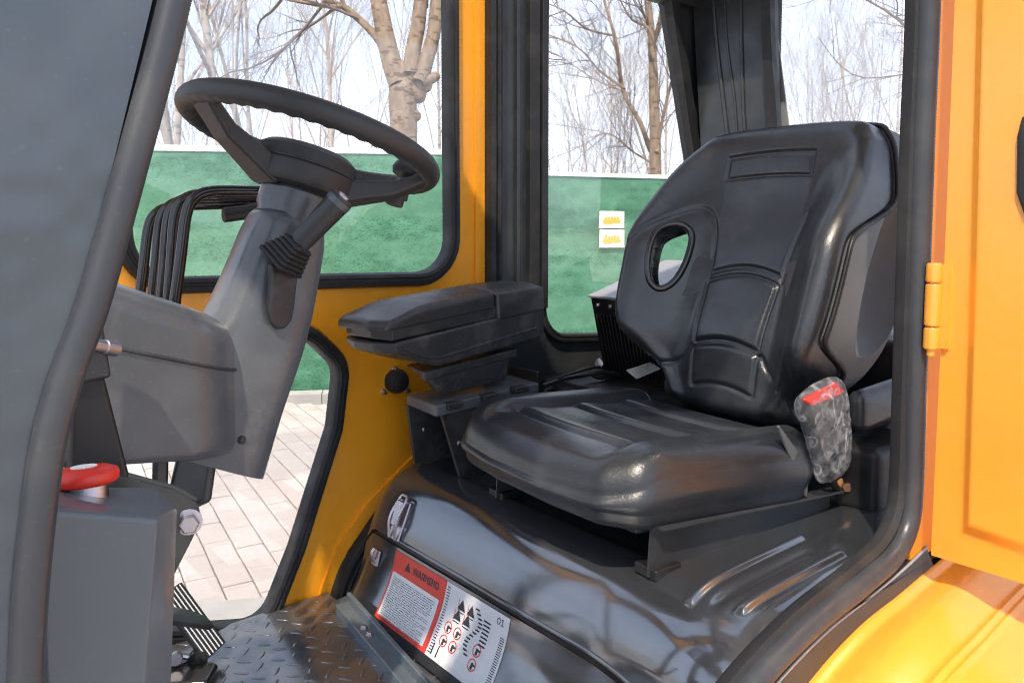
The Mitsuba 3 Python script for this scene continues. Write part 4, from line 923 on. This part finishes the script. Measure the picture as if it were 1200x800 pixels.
for ang in (math.radians(8), math.radians(150), math.radians(248)):
    pts = [wp(ang - .42, .058, -.050), wp(ang + .42, .058, -.050), wp(ang - .42, .058, -.072), wp(ang + .42, .058, -.072), wp(ang - .13, .125, -.028), wp(ang + .13, .125, -.028), wp(ang - .13, .125, -.040), wp(ang + .13, .125, -.040)]
    pts2 = pts[4:] + [wp(ang - .11, RW - .004, -.004), wp(ang + .11, RW - .004, -.004), wp(ang - .11, RW - .004, -.010), wp(ang + .11, RW - .004, -.010)]
    add('spoke', cat(hullr(pts, .005), hullr(pts2, .005)), 'rim', sw)
ka = math.radians(170)
add('spinner_knob', cat(lathe([(.010, -.028), (.010, .004), (.022, .010), (.025, .018), (.022, .026), (.010, .030)], wp(math.radians(178), RW - .012, .0), AX, 28), lathe([(.013, -.040), (.013, -.026)], wp(math.radians(178), RW - .02, .0), AX, 20)), 'rim', sw)
co = thing('steering_column', 'dark grey moulded steering column with a wide drum shaped cover', parent=FK)
CT = WC - AX * .085
add('collar', lathe([(.046, -.052), (.047, -.020), (.050, -.014), (.050, .008), (.046, .012)], CT, AX, 40), 'plastic', co)
add('collar_ring', lathe([(.049, -.003), (.053, 0), (.053, .006), (.049, .010)], CT - AX * .058, AX, 40), 'black', co)
yc0, yc1 = -.955, -1.085
def hp(pts, r, ys_=(yc0, yc1)): return hullr([P(u, v, y=ys_[0]) + np.array([0, (y - ys_[0]), 0]) for u, v in pts for y in ys_], r)
def rsq(n=48, e=3.2):
    t = np.linspace(0, 2 * np.pi, n, endpoint=False); c, s = np.cos(t), np.sin(t)
    return np.c_[np.sign(c) * np.abs(c) ** (2 / e), np.sign(s) * np.abs(s) ** (2 / e)]
cq = smooth_path([P(336, 252, y=-1.02), P(328, 290, y=-1.02), P(300, 380, y=-1.02), P(260, 465, y=-1.02), P(230, 534, y=-1.02)], 50)
cs = np.linspace(0, 1, 50); csx = np.interp(cs, [0, .03, .10, .5, 1], [.040, .047, .052, .066, .086]); csy = np.interp(cs, [0, .03, .10, .5, 1], [.040, .047, .052, .060, .066])
hm = sweep(cq, rsq() * 1.0, False, up=(0, 1, 0)); nv = 48
for i in range(50):
    q = hm.vertices[i * nv:(i + 1) * nv] - cq[i]; yy = q[:, 1] * csy[i]; q = q * csx[i]; q[:, 1] = yy; hm.vertices[i * nv:(i + 1) * nv] = q + cq[i]
add('upper_housing', outward(hm), 'plastic', co, 50)
add('screw', bolt(P(283, 515, y=-.956), (0, 1, .1), .004, .003), 'black', co, 30)
dr0 = roundpoly([(-.375, -1.16), (-.355, -.925), (-.06, -.865), (-.02, -1.16)], .105)
dpts = ring_pts(dr0, 160)
def dtop(x, y): return 1.297 + .42 * (x + .19)
def dbot(x, y): return 1.095 + .17 * (x + .19)
add('drum_cover', pillow(dpts, (-.19, -1.03), dtop, dbot, .034, .012, .0, 30, None, 200), 'plastic', co, 40)
lipp = np.array([(-.19 + (x + .19) * 1.006, -1.03 + (y + 1.03) * 1.006, 1.225 + .34 * (x + .19)) for x, y in ring_pts(dr0, 120)])
add('cover_joint', tube(lipp, .0022, 8, True), 'plastic_dark', co)
add('strut', hullr(pr([(216, 530, -1.0), (246, 540, -.97), (240, 582, -.97), (200, 600, -1.0)]), .008), 'dark_panel', co)
add('strut', hullr(pr([(185, 525, -1.0), (192, 525, -1.0), (190, 580, -1.0), (184, 580, -1.0)]), .006), 'dark_panel', co)
add('inlay', hullr(pr([(318, 313, -.950), (345, 322, -.965), (341, 360, -.962), (338, 374, -.960), (332, 381, -.958), (325, 382, -.956), (319, 376, -.953), (316, 364, -.951), (320, 340, -.950)]), .004), 'plastic_dark', co)
# signal lever with bellows
sl_ = thing('signal_lever', 'black grip lever with a silver button on a ribbed rubber boot', parent=FK)
g0, g1 = P(350, 286, y=-.935), P(402, 231, y=-.90)
gd = (g1 - g0) / np.linalg.norm(g1 - g0); L = np.linalg.norm(g1 - g0)
add('grip', lathe([(.013, 0), (.0145, .01), (.0155, L * .5), (.0165, L - .012), (.0165, L - .003), (.0145, L)], g0, gd, 30), 'plastic_dark', sl_)
add('grip_ring', lathe([(.0170, L - .012), (.0172, L - .008), (.0170, L - .004)], g0, gd, 30), 'plastic', sl_)
add('button', lathe([(.0085, 0), (.0085, .003), (.006, .004)], g1, gd, 24), 'steel', sl_, label='round silver button in the lever end')
for i in range(6):
    k = i / 5; c = g0 - gd * (.002 + .024 * k) + np.array([.0, -.012 * k, -.004 * k])
    u1, u2 = np.array([.80, 0, -.35]), np.array([.25, .1, .9]); s = .0130 + .0085 * k
    u1 = u1 - gd * (u1 @ gd); u1 /= np.linalg.norm(u1); u2 = np.cross(gd, u1)
    add('boot_fold', hullr([c + u1 * s * a * 1.05 + u2 * s * b * .95 for a in (-1, 1) for b in (-1, 1)], .0035), 'rubber', sl_)

# ---------------- bent control levers behind the column
for i, (ut, vt, ub_, vb_, y, uh, vh) in enumerate(((177, 243, 166, 330, -1.38, 300, 238), (190, 236, 180, 334, -1.34, 303, 232), (199, 232, 190, 338, -1.30, 306, 229), (207, 228, 198, 342, -1.26, 309, 226), (222, 224, 206, 346, -1.22, 312, 224))):
    lv = thing('control_lever', 'bent black control lever rod, one of five behind the steering column', parent=FK)
    top = P(ut, vt, y=y); bot = P(ub_, vb_, y=y); bot2 = bot + (bot - top) * 1.0
    end = P(uh, vh, y=y); cor = P(ut + 6, vt - 1, y=y)
    d1, d2 = (bot - top) / np.linalg.norm(bot - top), (end - top) / np.linalg.norm(end - top)
    pp = [bot2, bot, top + d1 * .10, top + d1 * .035, top + (d1 + d2) * .010, top + d2 * .035, top + d2 * .10, end]
    add('rod', tube(smooth_path(pp, 70), .0085, 12), 'gloss_black', lv)
    if i in (0, 1): add('grip', tube(np.array([P(262, 249 + 5 * i, y=y + .01), P(285, 247 + 4 * i, y=y + .01), P(312, 243, y=y + .01)]), .010, 12), 'plastic_dark', lv)
    add('pivot', lathe([(.013, -.01), (.013, .01)], bot2, (0, 1, 0), 14), 'dark_panel', lv)

# ---------------- left foreground: hand brake, emergency stop, bracket, pedals
hb = thing('hand_brake', 'black hand brake lever with a bright pin', parent=FK)
yh = -.80
add('head', hullr(pr([(86, 360, yh), (112, 365, yh), (124, 438, yh), (84, 446, yh), (86, 360, yh - .05), (112, 365, yh - .05), (124, 438, yh - .05), (84, 446, yh - .05)]), .004), 'plastic_dark', hb)
add('arm', hullr(pr([(90, 446, yh - .01), (116, 446, yh - .01), (144, 556, yh - .01), (86, 560, yh - .01), (90, 446, yh - .035), (116, 446, yh - .035), (144, 556, yh - .035)]), .005), 'black', hb)
a, b = P(97, 402, y=yh + .03), P(132, 408, y=yh + .01)
add('pin', lathe([(.0062, 0), (.0062, .024), (.0072, .025), (.0072, .04), (.005, .042)], a, b - a, 20), 'steel', hb)
es = thing('emergency_stop', 'grey steel box carrying a red mushroom stop button', parent=FK)
ye = -.66
add('box', hullr(pr([(48, 583, ye), (186, 606, ye + .012), (50, 602, ye + .04), (178, 612, ye + .04), (200, 600, ye - .05), (180, 578, ye - .09), (60, 578, ye - .09)]) + [p + np.array([0, 0, -.22]) for p in pr([(48, 602, ye + .03), (140, 606, ye + .03), (180, 600, ye - .05), (60, 578, ye - .09)])], .005), 'grey_paint', es)
eb = P(101, 606, y=ye - .02)
ea = np.array([0, 0, 1.0]) + HD * .10 - RT * .06
add('collar', lathe([(.0185, -.006), (.0185, .010)], eb, ea, 30), 'black', es)
add('sleeve', lathe([(.0170, .010), (.0170, .028)], eb, ea, 30), 'steel', es)
add('button', lathe([(.012, .0255), (.0225, .0265), (.0248, .029), (.0255, .0335), (.0240, .037), (.018, .0395), (.010, .040)], eb, ea, 40), 'red', es, True, label='red mushroom emergency stop button')
add('button_cap', lathe([(.0095, .0395), (.0095, .0408), (.004, .0412)], eb, ea, 24), 'paper', es)
p = P(66, 794, y=ye + .035); add('screw', bolt(p, (0, 1, 0), .006, .004), 'steel', es, 30)
mb_ = thing('mounting_bracket', 'dark bracket plate with a hexagon bolt below the column', parent=FK)
yk = -.80
bp = roundpoly(W([(110, 556), (150, 560), (205, 575), (232, 590), (236, 606), (225, 632), (208, 665), (196, 690), (150, 760), (110, 700)], yk), .006)
add('plate', plate(bp, yk - .012, yk), 'dark_panel', mb_, 30)
add('flange', hullr(pr([(120, 552, yk - .01), (150, 557, yk - .01), (205, 572, yk - .01), (228, 585, yk - .01), (150, 557, yk - .05), (205, 572, yk - .05), (120, 552, yk - .05)]), .003), 'dark_panel', mb_)
add('bolt', bolt(P(221, 611, y=yk), (.25, .97, 0), .010, .010), 'steel', mb_, 30)
pd_ = thing('pedal', 'ribbed accelerator pedal on the floor plate', parent=FK)
pa, pb, pc_, pdn = P(196, 690, z=FLOOR + .15), P(206, 684, z=FLOOR + .15), P(256, 756, z=FLOOR + .03), P(240, 770, z=FLOOR + .02)
pe1 = [P(188, 700, d=1.5), P(212, 684, d=1.53), P(262, 752, d=1.53), P(240, 772, d=1.5)]
nn = np.cross(pe1[1] - pe1[0], pe1[3] - pe1[0]); nn /= np.linalg.norm(nn); nn = nn if nn[2] > 0 else -nn
add('pad', hullr([p - nn * s for p in pe1 for s in (0, .012)], .003), 'black', pd_)
for i in range(6):
    k = (i + .5) / 6; q0 = pe1[0] * (1 - k) + pe1[1] * k; q1 = pe1[3] * (1 - k) + pe1[2] * k
    add('rib', hullr([q0 + nn * .004, q1 + nn * .004], .0012, False), 'white_trim', pd_)
hg = P(232, 772, d=1.5)
add('hinge', cat(lathe([(.018, -.012), (.018, .012), (.010, .013), (.010, .02)], hg, (.4, .9, .1), 24)), 'black', pd_)
add('linkage', cat(tube(smooth_path([hg, P(214, 768, d=1.49), P(196, 770, d=1.48), P(170, 768, d=1.47)], 20), .006, 8), lathe([(.012, -.006), (.012, .006)], P(206, 771, d=1.47), (.4, .9, .1), 16), lathe([(.010, -.02), (.010, .02)], P(178, 770, d=1.46), (1, 0, .1), 14)), 'steel', pd_)
add('base', hullr([P(u, v, z=FLOOR + .012) for u, v in ((168, 768), (250, 782), (240, 800), (160, 806))], .008), 'gloss_black', pd_)
p2 = thing('pedal', 'smooth rounded grey brake pedal pad', parent=FK)
cpt = smooth_path([P(186, 720, d=1.36), P(205, 714, d=1.37), P(235, 722, d=1.38), P(247, 734, d=1.37), P(225, 732, d=1.33), P(195, 727, d=1.32)], 40, True)
add('pad', hullr(cpt, .004, False), 'rubber', p2)
add('arm', tube(np.array([P(192, 723, d=1.36), P(165, 715, d=1.33), P(120, 640, d=1.28)]), .009, 10), 'dark_panel', p2)

# ---------------- near rear pillar, seal, sill strip, fender
vseal = [(1090, -220), (1088, 0), (1082, 150), (1077, 300), (1072, 450), (1069, 560), (1064, 612), (1046, 650), (1010, 683), (960, 722), (915, 764), (872, 812), (830, 870), (790, 950)]
sp_ = smooth_path([P(u, v, y=YN) for u, v in vseal], 200)
add('rubber_seal', tube(sp_, np.full(200, .0175), 20), 'seal', cf, label='thick round rubber seal down the near door opening beside the seat')
sp2 = smooth_path([P(u - 15, v - (0 if v < 560 else 12), y=YN - .016) for u, v in vseal], 200)
add('seal_lip', sweep(sp2, [(.013 * a, .012 * b) for a, b in ((1, -1), (1, .6), (.5, 1), (-.4, 1), (-1, .4), (-1, -1))], False), 'rubber', cf, 40)
add('rear_pillar', cat(rbox((-1.42, YN - .008, .80), (-1.289, YN + .004, 2.1), .003)), 'orange_matte', cf)
# dark arch flange outside the seal
fl = [P(u, v, y=YN + .005) for u, v in ((1085, 640), (1060, 664), (1020, 697), (972, 735), (930, 776), (890, 822), (850, 880), (815, 950))]
fl = smooth_path(fl, 60); fo = smooth_path([P(u, v, y=YN + .012) for u, v in ((1094, 662), (1070, 683), (1040, 707), (1000, 740), (955, 790), (915, 842), (880, 900), (850, 970))], 60)
def strip(a, b, off): 
    v = np.vstack([a, b]); n = len(a); k = np.arange(n - 1); return trimesh.Trimesh(v, np.vstack([np.stack([k, k + 1, n + k + 1], -1), np.stack([k, n + k + 1, n + k], -1)]), process=False)
fl_back, fo_back = fl + np.array([0, -.05, 0]), fo + np.array([0, -.05, 0])
add('arch_flange', cat(strip(fl, fo, 0), strip(fo, fo_back, 0), strip(fl_back, fl, 0)), 'dark_panel', cf, 30)
add('flange_bead', tube(fl + np.array([0, .002, 0]), .0022, 8), 'vent_top', cf)
fn_ = thing('fender', 'glossy orange curved rear fender', parent=FK)
def fend(A, B):
    # A along the arch 0..1, B outwards 0..1
    q = np.stack([np.interp(A, np.linspace(0, 1, 60), fo[:, k]) for k in range(3)], -1)
    w = B * .34; dz = -.012 * sstep(0, .02, w) + .018 * np.sin(np.clip(w / .10, 0, 1) * np.pi) * .6 - .55 * np.maximum(w - .05, 0) ** 1.35
    cr = .004 * (np.exp(-((w - .112) / .004) ** 2) + np.exp(-((w - .124) / .004) ** 2))
    q[..., 1] += w; q[..., 2] += dz + cr; return q
f0 = fo[0]; ext = [f0 + np.array([-.5, 0, -.02]), f0 + np.array([-.25, 0, .005]), f0 + np.array([-.08, 0, .004])]
fo_full = smooth_path(ext + [fo[0], fo[12], fo[24], fo[36], fo[48], fo[59]], 60); fo_keep = fo; fo = fo_full
add('skin', grid_mesh(fend, np.linspace(0, 1, 160), np.linspace(0, 1, 160)), 'orange', fn_, True)
# ---------------- near door, swung open across the fender
nd = thing('door', 'open orange door panel with a pressed raised field, edge on beside the cab', parent=FK)
XD = -1.285
def dyz(pts): return [(P(u, v, x=XD)[1], P(u, v, x=XD)[2]) for u, v in pts]
do = sg.Polygon(dyz([(1121, -220), (1119, 0), (1106, 330), (1091, 650), (1260, 702), (1500, 780), (1500, -220)]))
add('panel', plate(do, XD - .03, XD, 'yz'), 'orange', nd, 30)
inn = dyz([(1160, -220), (1158, 0), (1150, 320), (1141, 610), (1260, 652), (1460, 720), (1460, -220)])
ba = dyz([(1146, -220), (1143, 0), (1135, 320), (1126, 626), (1260, 675), (1475, 745), (1475, -220)])
def ring_off(t): return [(a[0] * (1 - t) + b[0] * t, a[1] * (1 - t) + b[1] * t) for a, b in zip(ba, inn)]
n_ = len(inn); vv, ff = [], []
for k, t in enumerate(np.linspace(-.12, 1.12, 13)):
    h = .0008 + .0125 * float(sstep(0, 1, t)); vv += [(XD + h, y, z) for y, z in ring_off(t)]
    if k: ff += [[(k - 1) * n_ + i, (k - 1) * n_ + (i + 1) % n_, k * n_ + (i + 1) % n_] for i in range(n_)] + [[(k - 1) * n_ + i, k * n_ + (i + 1) % n_, k * n_ + i] for i in range(n_)]
fc_v, fc_f = trimesh.creation.triangulate_polygon(sg.Polygon(ring_off(1.12)), engine='earcut')
o_ = len(vv); vv += [(XD + .0133, y, z) for y, z in fc_v]
ff = ff + [[a + o_, b + o_, c + o_] for a, b, c in fc_f]
rf_m = trimesh.Trimesh(np.array(vv), ff, process=False)
add('raised_field', rf_m, 'orange', nd, 30)
hx = P(1093, 358, x=XD + .012)
add('hinge', cat(*[lathe([(.0095, a), (.0115, a + .003), (.0115, b - .003), (.0095, b)], hx, (0, 0, 1), 20) for a, b in ((-.068, -.034), (-.032, .034), (.036, .066))], lathe([(.006, -.078), (.006, -.068)], hx, (0, 0, 1), 14), box(hx + [-.012, -.004, -.066], hx + [-.004, .022, .064])), 'orange', nd, 35)
add('seal', hullr([P(u, v, x=XD + .016) for u, v in ((1203, 140), (1198, 160), (1197, 225), (1206, 250))], .006), 'rubber', nd)
# body behind the cab, wheels
add('counterweight', hullr([(-2.1, YF + .05, .25), (-2.1, YN - .05, .25), (-2.62, YF + .2, .3), (-2.62, YN - .2, .3), (-2.1, YF + .05, .98), (-2.1, YN - .05, .98), (-2.5, YF + .15, .95), (-2.5, YN - .15, .95)], .03), 'grey_paint', FK)
for x, y, r in ((-1.75, YN - .05, .33), (-1.75, YF + .05, .33), (.28, YN - .05, .36), (.28, YF + .05, .36)):
    wh = thing('wheel', parent=FK); s = 1 if y > -1 else -1
    add('tyre', lathe([(r * .6, -.10), (r * .92, -.10), (r, -.07), (r, .07), (r * .92, .10), (r * .6, .10)], (x, y, r), (0, s, 0), 40), 'rubber', wh)
    add('rim', lathe([(r * .6, -.08), (r * .6, .08), (r * .5, .05), (r * .2, .05), (r * .2, .08), (.02, .08)], (x, y, r), (0, s, 0), 32), 'grey_paint', wh)
